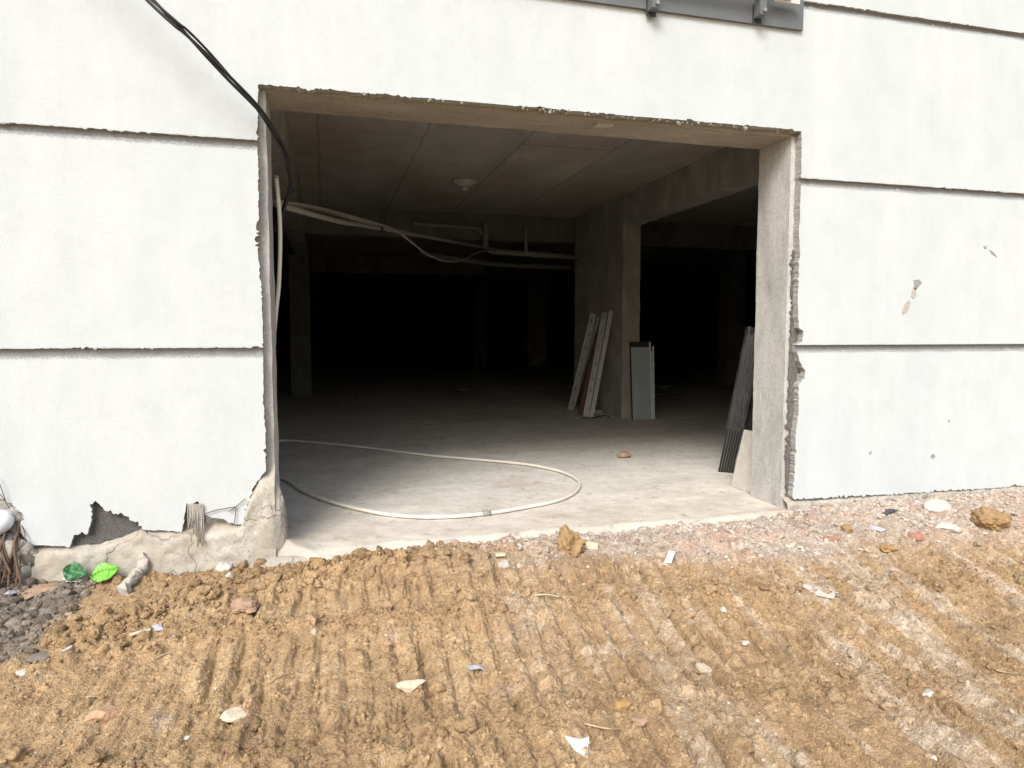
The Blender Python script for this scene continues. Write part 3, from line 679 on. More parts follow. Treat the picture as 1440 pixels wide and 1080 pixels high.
def stone(name, px, py, w_, h_, mat, label, cat='stone', flat=.6, seed=1, rot=0., group=None, sub=4, amp=.3):
    p = on_ground(px, py); d = (p - Vector(CAM)).length; k = d / F
    a, b_ = w_ * k / 2, h_ * k / 2
    o = (blob if cat in ('clod', 'foam lump') else shard)(name, (p.x, p.y, p.z + a * flat * (.25 if cat in ('clod', 'foam lump') else .05)), (a, min(b_ * 1.5, a * 1.1), a * flat), mat, *((None, seed, sub, amp, rot) if cat in ('clod', 'foam lump') else (seed, rot))); return tag(o, label, cat, group)
stone('clay_clod', 803, 774, 30, 34, m_brownclod, 'tall yellow-brown clod standing on the edge of the concrete floor', 'clod', 1.3, 31, .3, sub=5, amp=.5)
stone('stone', 579, 964, 36, 16, m_cream, 'flat cream stone pressed into the tread marks', 'stone', .35, 12)
stone('stone', 145, 1008, 32, 26, m_pinkst, 'pinkish orange stone in the loose clay at lower left', 'stone', .6, 13, .4)
stone('stone', 330, 1006, 26, 14, m_cream, 'small pale oval stone half sunk in clay', 'stone', .5, 14, .5)
stone('stone', 830, 769, 26, 13, m_cream, 'cream mortar lump beside the tall yellow clod', 'mortar lump', .5, 15)
stone('stone', 707, 793, 18, 12, m_white, 'white pebble below the broken pale plank', 'stone', .6, 16)
stone('stone', 1332, 741, 34, 13, m_white, 'large flat white stone in the rubble by right wall', 'stone', .35, 17)
stone('clay_clod', 1392, 735, 34, 20, m_brownclod, 'dark brown clod in the rubble near right wall', 'clod', .7, 118, sub=5, amp=.32)
stone('clay_clod', 1190, 745, 16, 10, m_brownclod, 'small brown clod among the pale rubble', 'clod', .6, 19)
stone('stone', 875, 994, 20, 18, m_yellow, 'round yellow pebble near the dry twigs', 'stone', .7, 20)
stone('stone', 898, 1015, 18, 22, m_pinkgrey, 'brown pebble right of the dry twigs', 'stone', .7, 29)
stone('stone', 1320, 716, 30, 15, m_white, 'white mortar lump against the right wall foot', 'mortar lump', .6, 22)
stone('brick_shard', 1040, 740, 26, 13, m_brick, 'orange-red brick shard at the right end of threshold', 'brick shard', .45, 23)
stone('brick_shard', 1168, 757, 22, 8, m_brick, 'thin red brick sliver in the rubble', 'brick shard', .35, 24, -.4)
stone('brick_shard', 1290, 755, 18, 10, m_brick, 'small rosy brick crumb in rubble under right wall', 'brick shard', .5, 25)
stone('stone', 440, 872, 20, 16, m_pinkgrey, 'rosy stone in the top clod row', 'stone', .7, 26)
stone('stone', 545, 853, 16, 18, m_pinkgrey, 'upright rosy pebble in the tread marks', 'stone', .8, 27)
stone('clay_clod', 345, 855, 30, 22, m_pinkgrey, 'reddish brown clod in the clod bank below plinth', 'clod', .5, 28, .4, amp=.4)
stone('foam_lump', 315, 805, 22, 20, m_white, 'white foam lump against the concrete plinth', 'foam lump', .9, 32, 0, sub=4, amp=.3)
stone('foam_lump', 322, 814, 8, 14, m_white, 'small white foam crumb below the larger lump', 'foam lump', .9, 33)
stone('stone', 1018, 858, 8, 8, m_white, 'tiny white pebble by the brown clod row', 'stone', .7, 34); stone('stone', 1047, 905, 12, 7, m_white, 'white chip in right tread marks', 'stone', .4, 35, .4)
stone('stone', 968, 861, 10, 7, m_white, 'white chip above the right tread marks', 'stone', .4, 36); stone('stone', 1305, 975, 14, 9, m_white, 'white pebble in pale streaked clay', 'stone', .4, 37)
stone('stone', 1310, 1064, 12, 8, m_white, 'white pebble at bottom right corner', 'stone', .4, 38); stone('stone', 262, 1038, 9, 8, m_white, 'white crumb left of bottom centre', 'stone', .5, 39)
stone('stone', 30, 945, 14, 34, m_white, 'chalky white streaked stone in dark soil', 'stone', .3, 40, -.5); stone('stone', 95, 912, 14, 8, m_white, 'whitish stone on dark soil clods', 'stone', .4, 41)
stone('stone', 60, 865, 26, 14, m_dkst, 'grey-brown stone in dark soil', 'stone', .5, 42); stone('stone', 52, 925, 22, 13, m_dkst, 'dark grey stone of soil crust by the clay edge', 'stone', .3, 43)
stone('stone', 1112, 768, 22, 8, m_cream, 'pale mortar flake on rubble', 'mortar lump', .3, 44); stone('stone', 1250, 770, 18, 10, m_yellow, 'yellow clay lump on rubble', 'clod', .4, 45)
stone('stone', 1025, 692, 8, 4, m_white, 'tiny white crumb beside the leaning board', 'stone', .5, 46)

def scrap(name, pts, mat, label, cat='scrap', th=.004, lift=.01, crumple=.008, group=None):
    """thin crumpled piece: outline points in pixels, dropped on the ground"""
    P = [on_ground(x, y) for x, y in pts]; zc = sum(p.z for p in P) / len(P); c = sum(P, Vector()) / len(P)
    bm = bmesh.new(); vs = []
    for p in P: vs.append(bm.verts.new((p.x, p.y, .5 * (p.z + zc) + lift + random.uniform(-1, 1) * crumple)))
    m_ = bm.verts.new((c.x, c.y, zc + lift + crumple))
    fs = [bm.faces.new((vs[i], vs[(i + 1) % len(vs)], m_)) for i in range(len(vs))]
    bmesh.ops.subdivide_edges(bm, edges=bm.edges[:], cuts=2, use_grid_fill=True, fractal=.6, seed=random.randint(0, 99), along_normal=.6)
    ex = bmesh.ops.extrude_face_region(bm, geom=bm.faces[:])
    bmesh.ops.translate(bm, verts=[v for v in ex['geom'] if isinstance(v, bmesh.types.BMVert)], vec=(0, 0, -th))
    o = from_bm(name, bm, mat); return tag(o, label, cat, group)
m_plasgrey = simple('grey_plastic', (.38, .38, .40), .5, 0, .25, 30, .2); m_blackpl = simple('black_plastic', (.05, .05, .055), .6, 0, .3, 30, .2); m_bluegrey = simple('bluish_plastic', (.45, .46, .52), .45, 0, .15, 30, .2)
scrap('plastic_scrap', [(656, 940), (668, 936), (680, 936), (683, 944), (676, 948), (660, 946)], m_plasgrey, 'crumpled grey plastic scrap in the tread marks')
scrap('plaster_scrap', [(794, 1046), (806, 1041), (818, 1042), (828, 1044), (826, 1058), (822, 1064), (808, 1056)], m_paper, 'white plaster scrap at bottom centre')
scrap('plaster_scrap', [(880, 747), (895, 744), (902, 748), (898, 757), (884, 757)], m_paper, 'white plaster scrap on the threshold edge')
scrap('plastic_scrap', [(1236, 722), (1252, 716), (1262, 718), (1254, 723), (1243, 726)], m_blackpl, 'black plastic scrap at the right wall foot')
scrap('plastic_scrap', [(1222, 738), (1232, 742), (1246, 748), (1240, 750), (1226, 745)], m_bluegrey, 'bluish plastic strip lying in the right rubble')
scrap('plastic_scrap', [(1400, 716), (1412, 718), (1432, 730), (1426, 734), (1408, 724)], m_blackpl, 'dark torn sheet strip at far right of rubble')
scrap('plaster_scrap', [(1130, 822), (1150, 824), (1180, 838), (1172, 842), (1145, 836), (1128, 828)], m_white, 'whitish plaster streak pressed into clay below right wall')
scrap('paper_scrap', [(86, 818), (112, 812), (120, 815), (112, 822), (92, 824)], m_paper, 'pale paper scrap under the green leaves', lift=.02)
scrap('cardboard_scrap', [(30, 838), (55, 826), (88, 820), (84, 826), (58, 836), (36, 846)], m_pinkgrey, 'brown bark strip lying below the plinth', 'bark')
scrap('plastic_scrap', [(0, 830), (18, 824), (26, 834), (14, 842), (0, 840)], m_bluegrey, 'grey-white plastic scrap at far left below the hole')
scrap('plastic_scrap', [(214, 884), (226, 880), (230, 886), (218, 890)], m_bluegrey, 'small bluish plastic scrap in the clod bank')
def slab(name, a, b_, wpx, th, mat, label, cat, lift=.012):
    A = on_ground(*a); B = on_ground(*b_); A.z += lift; B.z += lift; k = ((A - Vector(CAM)).length) / F
    d = (B - A).normalized(); s = d.cross(Vector((0, 0, 1))).normalized() * wpx * k / 2; u = s.cross(d).normalized() * th
    bm = bmesh.new(); v = [bm.verts.new(p + q + r_) for p in (A, B) for q in (-s, s) for r_ in (Vector(), u)]
    for f in ((0, 1, 3, 2), (4, 6, 7, 5), (0, 4, 5, 1), (2, 3, 7, 6), (0, 2, 6, 4), (1, 5, 7, 3)): bm.faces.new([v[i] for i in f])
    bmesh.ops.bevel(bm, geom=bm.edges[:], offset=.0015, segments=1); return tag(from_bm(name, bm, mat), label, cat)
slab('plank_piece', (690, 772), (704, 786), 12, .015, m_cream, 'broken pale plank piece on the threshold edge', 'plank piece')
slab('tile_strip', (945, 780), (939, 796), 9, .006, m_paper, 'white tile strip standing out on pink rubble', 'tile strip')
slab('plank_piece', (550, 764), (545, 776), 6, .012, m_white, 'short white stick at left of the threshold edge', 'stick')
slab('wood_stick', (182, 895), (212, 890), 5, .006, m_cream, 'pale wooden stick in the clod bank at left', 'stick')
def twig(px, r, label, mat=None):
    P = [on_ground(*q) + Vector((0, 0, r * 1.5 + .003)) for q in px]; return tag(tube('twig', P, r, mat or m_wood, None, 6, 5, lambda t: 1 - .5 * t), label, 'twig')
twig([(752, 838), (770, 839), (790, 840), (805, 841)], .004, 'whitish twig lying across the upper tread marks', m_cream)
twig([(822, 1020), (840, 1026), (856, 1029), (872, 1030)], .004, 'dry yellow twig near bottom centre')
twig([(790, 985), (794, 996), (802, 1004), (806, 1008)], .0025, 'thin curved dry stalk above the yellow twig')
twig([(378, 964), (392, 954), (408, 948)], .003, 'dry straw in the clay at left of tread marks')
twig([(585, 944), (594, 934), (604, 925)], .003, 'dry straw lying in the tread marks')
twig([(258, 892), (270, 885), (282, 882)], .003, 'pale straw in the clod bank at left')
twig([(220, 928), (232, 922), (246, 918)], .003, 'grey straw beneath the clod bank at left')
twig([(1400, 945), (1416, 948), (1432, 952)], .003, 'thin straw at right edge of the tracks')

# mortar drip running from the plinth onto the soil
P = [on_wall(203, 778, -.02), on_wall(198, 800, -.05), on_ground(190, 818) + Vector((0, -.01, .03)), on_ground(172, 838) + Vector((0, 0, .015))]
drip = tube('mortar_drip', P, .026, m_mesh, None, 16, 14, lambda t: .55 + .75 * t - .35 * t ** 6)
for v in drip.data.vertices:
    q = np.array([v.co.x, v.co.y, v.co.z]); u_ = [float(vn3(np.array([q[0] * f_ + k * 9]), np.array([q[1] * f_]), np.array([q[2] * f_ * .6]), 200 + k)[0]) * a_ for k in range(3) for f_, a_ in ((40, .018),)]
    w_ = [float(vn3(np.array([q[0] * 130 + k]), np.array([q[1] * 130]), np.array([q[2] * 60]), 210 + k)[0]) * .006 for k in range(3)]
    v.co += Vector(u_) + Vector(w_)
tag(drip, 'pale fibrous mortar drip hanging from plinth onto the soil', 'mortar drip')
# leaves against the plinth
def leaf(name, px, py, L, Wd, mat, label, roll, tilt, curl, seed):
    p = on_wall(px, py, -.075)
    nu, nv = 14, 9; u = np.linspace(0, 1, nu); v = np.linspace(-1, 1, nv); U, Vv = np.meshgrid(u, v)
    wdt = np.sin(np.pi * np.clip(U, .01, .999) ** .75) * (1 + .12 * vn2(U * 5, np.sign(Vv) * 3. + 7, seed))
    x = U * L - L / 2; y = Vv * wdt * Wd / 2; z = abs(Vv) * wdt * Wd * .12 + curl * L * (U - .5) ** 2 + .25 * Wd * np.clip(Vv, 0, 1) ** 2 * wdt * U + .013 * vn2(U * 4, Vv * 2.5, seed) + .004 * vn2(U * 13, Vv * 8, seed)
    V = np.stack([x, y, z], -1).reshape(-1, 3)
    o = mesh_np(name, V, grid_faces(nu, nv), mat); md = o.modifiers.new('thick', 'SOLIDIFY'); md.thickness = .0012
    o.rotation_euler = (rad(tilt), rad(roll), 0); o.location = p; return tag(o, label, 'leaf')
leaf('leaf', 149, 805, .125, .09, m_leaf1, 'bright green curled leaf leaning on the plinth', -14, 56, .35, 1)
leaf('leaf', 106, 805, .10, .08, m_leaf2, 'dark green curled leaf left of the bright one', 12, 52, .4, 2)
# hole at far left with a pipe end and roots
tag(tube('pipe_stub', [on_wall(-14, 744, -.02), on_wall(2, 735, -.03), on_wall(6, 728, .05)], .045, simple('white_pvc', (.66, .70, .74), .35, 0, .05, 10, .05), None, 20, 6), 'white plastic pipe end poking out of the broken wall corner', 'pipe')
bm = bmesh.new()
for k in range(34):
    x0_ = random.uniform(-14, 30); y0_ = random.uniform(728, 775); a = on_wall(x0_, y0_, .01); b_ = on_wall(x0_ + random.uniform(-14, 8), y0_ + random.uniform(20, 50), -.05 + random.uniform(-.03, .03)); c_ = on_wall(x0_ + random.uniform(-25, 5), min(825, y0_ + random.uniform(50, 90)), -.07 + random.uniform(-.04, .02))
    tube_into(bm, smooth_path([a, b_, c_], 5), random.uniform(.0015, .006), 5)
for a in ([(-5, 668), (3, 690), (8, 705)], [(-6, 690), (4, 700), (14, 716)]): tube_into(bm, smooth_path([on_wall(x, y, -.02) for x, y in a], 5), .002, 5)
tag(from_bm('root_tangle', bm, m_root), 'tangle of brown roots hanging from the broken wall corner', 'roots')
for i, (x, y, s, mt) in enumerate([(8, 712, 16, m_edge), (26, 720, 14, m_edge), (14, 752, 20, m_plinth), (3, 790, 34, m_plinth), (24, 790, 18, m_dkst)]):
    q = on_wall(x, y, .04 if i < 3 else -.01); blob('broken_render', q, (s * .0038, .03, s * .0035), mt, bld, 50 + i, 3, .35)
# thin bent wire over the exposed edge
bm = bmesh.new()
for pl in ([(284, 724), (302, 718), (322, 714), (332, 712), (345, 701)], [(332, 712), (331, 724), (329, 738)], [(322, 720), (331, 713)]): tube_into(bm, smooth_path([on_wall(x, y, -.012) for x, y in pl], 5), .0022, 6)
tag(from_bm('bent_wire', bm, m_root), 'thin rusty forked wire across the chipped wall base', 'wire')

# ------------------------------------------------------------------ cables, hoses, pipes
path = [Vector((-2.3, -.02, 4.0)), Vector((-1.55, -.22, 3.35)), on_wall(212, 0, -.26), on_wall(262, 46, -.24), on_wall(318, 104, -.18), on_wall(366, 156, -.09), on_wall(392, 196, .06), on_wall(405, 230, .22), on_wall(409, 262, .36), on_wall(401, 288, .46), on_wall(394, 308, .52)]
Q = smooth_path(path, 14); bm = bmesh.new(); L = 0
for s in range(3):
    QQ = []; L = 0
    for i, p in enumerate(Q):
        if i: L += (p - Q[i - 1]).length
        a = L * 5.5 + s * 2.09; sp = .010 + .004 * math.sin(L * 3 + s)
        QQ.append(p + Vector((math.cos(a) * sp, math.sin(a) * sp * .6, math.sin(a) * sp)))
    tube_into(bm, QQ, .0072 if s else .006, 8)
q = on_wall(409, 266, .37)
for k in range(3): tube_into(bm, [q + Vector((.018 * math.cos(t), .018 * math.sin(t), .008 * k - .008)) for t in np.linspace(0, 6.28, 14)], .004, 6)
tube_into(bm, [q + Vector((.01, -.01, 0)), q + Vector((.04, -.02, -.01))], .003, 5)
tag(from_bm('power_cable', bm, m_black), 'twisted black cables slung across the white wall into the opening', 'cable')

hp = [(393, 620), (440, 622), (520, 630), (600, 640), (680, 647), (740, 653), (785, 662), (808, 672), (815, 682), (806, 694), (780, 705), (735, 714), (684, 722), (620, 727), (560, 725), (510, 717), (460, 704), (425, 690), (396, 673)]
H = [on_floor(x, y, .016) for x, y in hp]
nb = on_wall(388, 247, TH + .02); H0 = [nb, on_wall(391, 275, TH + .03), on_wall(394, 330, TH + .03), on_wall(392, 400, TH + .03), on_wall(387, 450, TH + .05), Vector((-.36, .75, .5)), Vector((-.46, 1.6, .07)), Vector((-.62, 3., .016))]
hose = thing('garden_hose', (H[8].x, H[8].y, .0), 'cream hose looped over the concrete floor and up the left jamb', 'hose')
tube('hose_line', H0 + H + [H[-1] + Vector((-.25, .12, 0)), H[-1] + Vector((-.7, .3, 0))], .0115, m_hose, hose, 12, 8)
a, b_ = on_floor(678, 722.5, .016), on_floor(690, 721.5, .016); tube('hose_joint', [a, b_], .018, m_pvc, hose, 12, 2)
tag(tube('wall_nail', [on_wall(380, 247, TH + .03), on_wall(391, 249, TH - .0)], .007, m_pvc, None, 8, 3), 'short peg on the left jamb holding the hose', 'peg')

c0, c1, c2 = on_wall(388, 287, .62), on_wall(535, 321, 3.0), on_wall(700, 352, 6.36)
cd_ = thing('conduit_run', c0, 'grey plastic conduit slung from the left jamb back to the cross beam', 'conduit')
tube('conduit_pipe', [c0, c0.lerp(c1, .5) + Vector((0, 0, -.02)), c1, c2], .019, m_pvc, cd_, 12, 8)
tube('conduit_clamp', [c1 + (c0 - c1).normalized() * .03, c1 - (c0 - c1).normalized() * .03], .025, m_sheetdark, cd_, 12, 2)
tag(tube('thin_hose', [on_wall(386, 283, .58), on_wall(440, 291, 1.3), on_wall(500, 306, 2.2), on_wall(552, 322, 3.), on_wall(575, 338, 3.2), on_wall(600, 357, 3.5), on_wall(625, 367, 3.9), on_wall(650, 366, 4.4), on_wall(668, 357, 5.), on_wall(690, 350, 6.2)], .011, m_pvc, None, 10, 8), 'thin cream hose drooping from the conduit under the ceiling', 'hose')
tag(tube('thin_cable', [on_wall(392, 312, .5), on_wall(396, 297, .7), on_wall(400, 290, 1.), on_wall(430, 291, 1.3), on_wall(530, 317, 2.8)], .009, m_pvc, None, 8, 8), 'thin grey cable running beside the slung conduit', 'cable')

DY = 6.30
dp = thing('drain_pipe', on_wall(683, 350, DY), 'grey plastic drain pipe run fixed under the ceiling at the cross beam', 'pipe')
tube('riser_pipe', [on_wall(683, 312, DY), on_wall(683, 343, DY)], .042, m_pvc, dp, 16, 2)
tube('elbow', [on_wall(683, 342, DY), on_wall(684, 349, DY), on_wall(693, 354, DY)], .044, m_pvc, dp, 16, 6)
tube('main_pipe', [on_wall(690, 353.5, DY), on_wall(812, 362, DY)], .040, m_pvc, dp, 16, 2)
tube('branch_pipe', [on_wall(586, 313, DY), on_wall(588, 315, DY), on_wall(668, 321, DY), on_wall(674, 325, DY), on_wall(682, 333, DY)], .022, m_pvc, dp, 12, 6)
tube('drop_pipe', [on_wall(739, 316, DY), on_wall(740, 352, DY), on_wall(744, 358, DY)], .024, m_pvc, dp, 12, 4)
for x, y in ((697, 354), (752, 358)): a = on_wall(x - 1.5, y - .1, DY); b_ = on_wall(x + 1.5, y + .1, DY); tube('pipe_coupling', [a, b_], .05, m_pvc, dp, 16, 2)
tag(tube('ceiling_pipe', [on_wall(590, 356, 8.2), on_wall(700, 372, 8.2), on_wall(806, 376, 8.2)], .04, m_pvc, None, 12, 4), 'faint grey pipe in the dark behind the cross beam', 'pipe')

# ceiling lamp
lp = on_floor(653, 254, CEIL); lamp = thing('ceiling_lamp', lp, 'round white lamp holder on the concrete ceiling', 'lamp')
def lathe(name, prof, loc, mat, parent, seg=28):
    bm = bmesh.new(); rings = [[bm.verts.new((loc.x + r * math.cos(2 * math.pi * k / seg), loc.y + r * math.sin(2 * math.pi * k / seg), loc.z + z)) for k in range(seg)] for r, z in prof]
    for A, B in zip(rings[:-1], rings[1:]):
        for k in range(seg): bm.faces.new((A[k], A[(k + 1) % seg], B[(k + 1) % seg], B[k])).smooth = True
    bm.faces.new(rings[0]); bm.faces.new(rings[-1]); return from_bm(name, bm, mat, parent)
lathe('base_plate', [(.14, .0), (.145, -.012), (.14, -.022), (.105, -.035), (.07, -.06), (.055, -.07)], lp, m_lamp, lamp)
lathe('bulb_socket', [(.04, -.069), (.04, -.10), (.034, -.112), (.02, -.114)], lp, m_lamp, lamp)

# ------------------------------------------------------------------ things leaning in the bay
def chan(name, a, t, wd, dp_, mat, label, cat, edge=None, nslot=6, face=Vector((-.5, -.85, 0)), group=None, th=.004):
    """steel channel leaning from foot a to head t: web with slots, two flanges"""
    ax_ = (t - a); L = ax_.length; ax_.normalize(); n = (face - ax_ * face.dot(ax_)).normalized(); s = ax_.cross(n).normalized()
    root = thing(name, a, label, cat, group)
    def bar(nm, s0, s1, n0, n1, l0, l1, mt, par=None, bev=.001):
        bm = bmesh.new(); v = [bm.verts.new(a + s * p + n * q + ax_ * r_) for p in (s0, s1) for q in (n0, n1) for r_ in (l0, l1)]
        for f in ((0, 1, 3, 2), (4, 6, 7, 5), (0, 4, 5, 1), (2, 3, 7, 6), (0, 2, 6, 4), (1, 5, 7, 3)): bm.faces.new([v[i] for i in f])
        bmesh.ops.bevel(bm, geom=bm.edges[:], offset=bev, segments=1); return from_bm(nm, bm, mt, par or root)
    bar('web', -wd / 2 + th, wd / 2 - th, 0, th, 0, L, mat)
    bar('flange', -wd / 2, -wd / 2 + th, 0, dp_, 0, L, edge or mat); bar('flange', wd / 2 - th, wd / 2, 0, dp_, 0, L, edge or mat)
    for k in range(nslot):
        l = L * (k + .6 + random.uniform(-.2, .2)) / nslot; p0 = random.uniform(-.2, .2) * wd; hw = wd * random.uniform(.06, .12); hl = random.uniform(.012, .03)
        bm = bmesh.new(); v = [a + s * (p0 + i * hw) + n * (th + .002) + ax_ * (l + j * hl) for i, j in ((-1, -1), (1, -1), (1, 1), (-1, 1))]
        A = [bm.verts.new(q) for q in v]; B = [bm.verts.new(q - n * .0015) for q in v]; bm.faces.new(A); bm.faces.new(B[::-1])
        for i in range(4): bm.faces.new((A[i], B[i], B[(i + 1) % 4], A[(i + 1) % 4]))
        from_bm('slot', bm, m_sheetdark, root)
    return root
def foot(px, py): return on_floor(px, py, .004)
LX = PX0 - .02
chan('steel_channel', foot(803, 577), on_side(835, 441, LX - .04), .085, .03, m_galv, 'slotted silver steel channel leaning on the pier, leftmost of the bunch', 'steel channel', m_alu, 7, group='channels leaning on the pier')
chan('steel_channel', foot(817, 584), on_side(841, 468, LX - .02), .06, .03, m_rust, 'short rusty red-brown steel channel between the silver ones', 'steel channel', None, 0, group='channels leaning on the pier')
chan('steel_channel', foot(824, 586), on_side(851, 440, LX - .05), .07, .035, m_galv, 'silver steel channel right of the rusty one, bright edges', 'steel channel', m_alu, 7, group='channels leaning on the pier')
chan('steel_channel', foot(832, 587), on_side(860, 437, LX - .02), .05, .03, m_galv, 'narrow silver steel channel leaning on the pier, rightmost of the bunch', 'steel channel', m_alu, 5, group='channels leaning on the pier')
chan('steel_channel', foot(806, 575), on_side(842, 446, LX - .005), .05, .03, m_galv, 'silver channel tucked behind the leftmost one', 'steel channel', None, 0, group='channels leaning on the pier')
tag(tube('scrap_wire', [foot(818, 589) + Vector((0, 0, .006)), foot(836, 588) + Vector((0, 0, .01)), foot(850, 585) + Vector((0, 0, .006)), foot(858, 587) + Vector((0, 0, .006))], .007, m_sheetdark, None, 6, 5), 'dark bent wire scrap at the foot of the steel channels', 'wire')
blob('cement_lump', foot(842, 580), (.09, .07, .04), m_conc_jamb, None, 61, 3, .3); tag(bpy.data.objects['cement_lump'], 'grey cement lump behind the channels at pier foot', 'cement lump')

# folded sheet panels in front of the pier
def tray(x0, x1, yb, h, lean, dpt, mats, label, wavy=False):
    root = thing('sheet_panel', Vector(((x0 + x1) / 2, yb, 0)), label, 'sheet panel', 'sheet panels in front of the pier')
    def T(x, d, z): return Vector((x, yb + d + lean * z / h, z + .003))
    def slabq(nm, xa, xb, da, db, za, zb, mt, nz=1):
        bm = bmesh.new(); zs = np.linspace(za, zb, nz + 1); rings = []
        for z in zs:
            o_ = .004 * math.sin(z * 90) if wavy and nz > 1 else 0
            rings.append([bm.verts.new(T(x + (o_ if x == xb else 0), d, z)) for x, d in ((xa, da), (xb, da), (xb, db), (xa, db))])
        for A, B in zip(rings[:-1], rings[1:]):
            for k in range(4): bm.faces.new((A[k], A[(k + 1) % 4], B[(k + 1) % 4], B[k]))
        bm.faces.new(rings[0]); bm.faces.new(rings[-1]); return from_bm(nm, bm, mt, root)
    slabq('face_sheet', x0 + .004, x1 - .016, 0, .003, 0, h - .07, mats[0])
    slabq('end_fold', x0 + .004, x1 - .016, .012, .016, h - .07, h, m_sheetdark)
    slabq('left_flange', x0, x0 + .004, 0, dpt, 0, h, m_sheetdark)
    slabq('right_flange', x1 - .016, x1, -.002, dpt, 0, h, mats[1], 60 if wavy else 1)
sa, sb = foot(889, 590), foot(921, 590)
tray(sa.x, sb.x, sa.y - .02, 1.0, .10, .04, (m_sheet, m_alu), 'blue-grey folded sheet metal panel standing before the pier')
tray(sa.x + .05, sb.x + .055, sa.y + .035, .94, .06, .04, (m_sheet, m_alu), 'second sheet panel behind the blue-grey one, only its ribbed bright edge showing', True)

# bundles of dark slats behind the right jamb
def bundle(px, n, head, label, seed):
    a0 = foot(px, 662); top = head
    root = thing('slat_bundle', a0, label, 'slat bundle', 'slat bundles behind the right jamb')
    ax_ = (top - a0); L = ax_.length; ax_.normalize(); face = Vector((-.2, -1, 0)); face = Vector((-.55, -.83, 0)); nn = (face - ax_ * face.dot(ax_)).normalized(); s = nn.cross(ax_).normalized()
    if s.x < 0: s = -s
    for k in range(n):
        for mt, s0, s1, n0, n1 in ((m_slat, .0, .0145, -.03, .03), (m_lip, .0145, .0170, -.03, .0315)):
            bm = bmesh.new(); st = random.uniform(0, .02); off = k * .019
            v = [bm.verts.new(a0 + s * (off + p) + nn * q + ax_ * r_) for p in (s0, s1) for q in (n0, n1) for r_ in (st, L - random.uniform(0, .03))]
            for f in ((0, 1, 3, 2), (4, 6, 7, 5), (0, 4, 5, 1), (2, 3, 7, 6), (0, 2, 6, 4), (1, 5, 7, 3)): bm.faces.new([v[i] for i in f])
            from_bm('slat' if mt is m_slat else 'slat_lip', bm, mt, root)
    # crumpled film wound round the upper part
    nu, nv = 40, 30; V = []
    for i in range(nv):
        l = L * (.36 + .63 * i / (nv - 1))
        for j in range(nu):
            t = 2 * math.pi * j / nu; cs, sn = math.cos(t), math.sin(t)
            ex = lambda q: math.copysign(abs(q) ** .5, q)
            V.append(a0 + s * (n * .0095 + ex(cs) * (n * .0095 + .012)) + nn * (ex(sn) * .043) + ax_ * l)
    V = np.array([tuple(v) for v in V]); V += .009 * np.stack([vn3(V[:, 0] * 35 + 9 * k, V[:, 1] * 35, V[:, 2] * 22, seed + k) for k in range(3)], 1)
    Fq = [(i * nu + j, i * nu + (j + 1) % nu, (i + 1) * nu + (j + 1) % nu, (i + 1) * nu + j) for i in range(nv - 1) for j in range(nu)]
    mesh_np('film_wrap', V, Fq, m_film, root)
hd = on_wall(1052, 462, TH + .06)
bundle(1010, 6, hd, 'front bundle of dark ribbed metal slats in clear film behind right jamb', 70)
bundle(1036, 7, hd + Vector((.13, .02, .05)), 'bundle of dark slats half hidden behind jamb and the front bundle', 75)

# cream board on the right jamb
b0 = foot(1028, 683); b1 = on_wall(1045, 604, b0.y)
bm = bmesh.new(); vs = []
for d in (0, .02):
    for q, y_ in ((b0, TH + .03), (b0, b0.y), (b1, b0.y - .01), (b1, TH + .03)): vs.append(bm.verts.new((q.x + d, y_, q.z)))
bm.faces.new(vs[:4]); bm.faces.new(vs[4:][::-1])
for i in range(4): bm.faces.new((vs[i], vs[4 + i], vs[4 + (i + 1) % 4], vs[(i + 1) % 4]))
bmesh.ops.bevel(bm, geom=bm.edges[:], offset=.002, segments=1)
tag(from_bm('board', bm, m_board), 'small cream board leaning beside the right jamb', 'board')

tag(blob('brick_piece', on_floor(878, 640, .022), (.062, .045, .03), m_pinkgrey, None, 91, 3, .16, .2), 'broken brown brick piece alone on the concrete floor', 'brick')
p = on_floor(651, 548, .02); tag(tube('wire_ring', [p + Vector((.10 * math.cos(t), .10 * math.sin(t), .012 * math.sin(3 * t))) for t in np.linspace(0, 6.0, 16)], .017, m_pvc, None, 8, 4), 'small grey ring lying far back on the dim floor', 'ring')
bm = bmesh.new()
for i in range(150):
    x, y = RNG.uniform(-.2, 3.3), RNG.uniform(-.05, 5) ** 1.; s = RNG.uniform(.002, .007)
    r = bmesh.ops.create_icosphere(bm, subdivisions=1, radius=s, matrix=Matrix.Translation((x, y, s * .6 + .003)) @ Matrix.Rotation(RNG.uniform(0, 6), 4, 'Z') @ Matrix.Diagonal((1.6, 1, .6, 1)))
tag(from_bm('floor_grit', bm, m_board), 'grit and plaster crumbs scattered on the concrete floor', None, None, 'stuff')

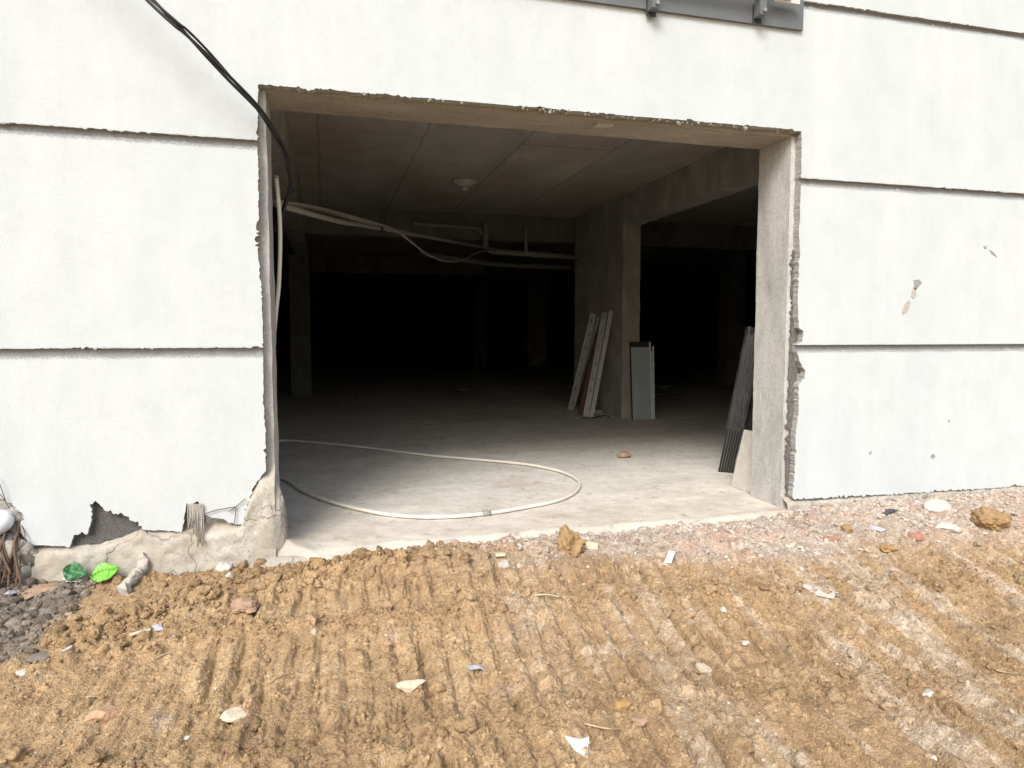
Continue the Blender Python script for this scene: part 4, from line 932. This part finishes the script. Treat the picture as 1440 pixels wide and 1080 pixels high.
# dim litter further back
tag(blob('cement_lump', on_floor(935, 545, .03), (.16, .10, .05), m_conc_col, None, 93, 3, .3), 'low dim cement heap on the floor of the dark right bay', 'cement lump')
tag(tube('floor_strip', [on_floor(908, 556, .02), on_floor(962, 553, .02)], .014, m_pvc, None, 8, 2), 'thin pale strip lying on the floor beyond the sheet panels', 'strip')
# ------------------------------------------------------------------ window guard at the top
wz = 2.896; wx1 = 2.765
wg = thing('window_guard', (1.9, 0, wz), 'grey metal window apron with square bracket stubs above the opening', 'window guard')
bm = bmesh.new(); add_box(bm, .6, wx1, -.022, -.002, wz, wz + .30); bmesh.ops.bevel(bm, geom=bm.edges[:], offset=.003, segments=1); from_bm('apron_plate', bm, m_winmetal, wg)
for px, py in ((920, 5), (1070, 15)):
    c_ = on_wall(px, py, -.06); bm = bmesh.new()
    add_box(bm, c_.x - .022, c_.x + .022, -.085, -.0225, c_.z - .03, c_.z + .34); bmesh.ops.bevel(bm, geom=bm.edges[:], offset=.003, segments=1); br = from_bm('bracket', bm, m_winmetal, wg)
    bm = bmesh.new(); bmesh.ops.create_cone(bm, cap_ends=True, segments=6, radius1=.012, radius2=.012, depth=.014, matrix=Matrix.Translation((c_.x + .004, -.085 - .007, c_.z - .008)) @ Matrix.Rotation(rad(90), 4, 'X'))
    bo = from_bm('bolt', bm, m_galv, None); bo.parent = br
    bm = bmesh.new(); add_box(bm, c_.x - .03, c_.x + .03, -.0245, -.022, c_.z - .055, c_.z + .05); from_bm('bracket_foot', bm, m_sheetdark, wg)
c_ = on_wall(1090, 3, -.06)
box('rail', (.6, wx1 - .14, -.10, -.0855, c_.z + .012, c_.z + .05), m_winmetal, wg)
box('pale_rail', (c_.x - .02, wx1 - .07, -.080, -.05, c_.z - .002, c_.z + .022), m_winlight, wg)
win = thing('window', (1.9, 0, 3.2), 'dark glazed window above the grey metal apron', 'window')
box('pane', (.7, 2.6, -.010, -.004, 3.26, 4.6), m_glass, win)
for b_ in ((.62, .70, -.03, -.002, 3.20, 4.68), (2.60, 2.68, -.03, -.002, 3.20, 4.68), (.70, 2.60, -.03, -.002, 3.20, 3.26), (.70, 2.60, -.03, -.002, 4.60, 4.68), (1.6, 1.65, -.028, -.0101, 3.26, 4.60)): box('frame', b_, m_winmetal, win)
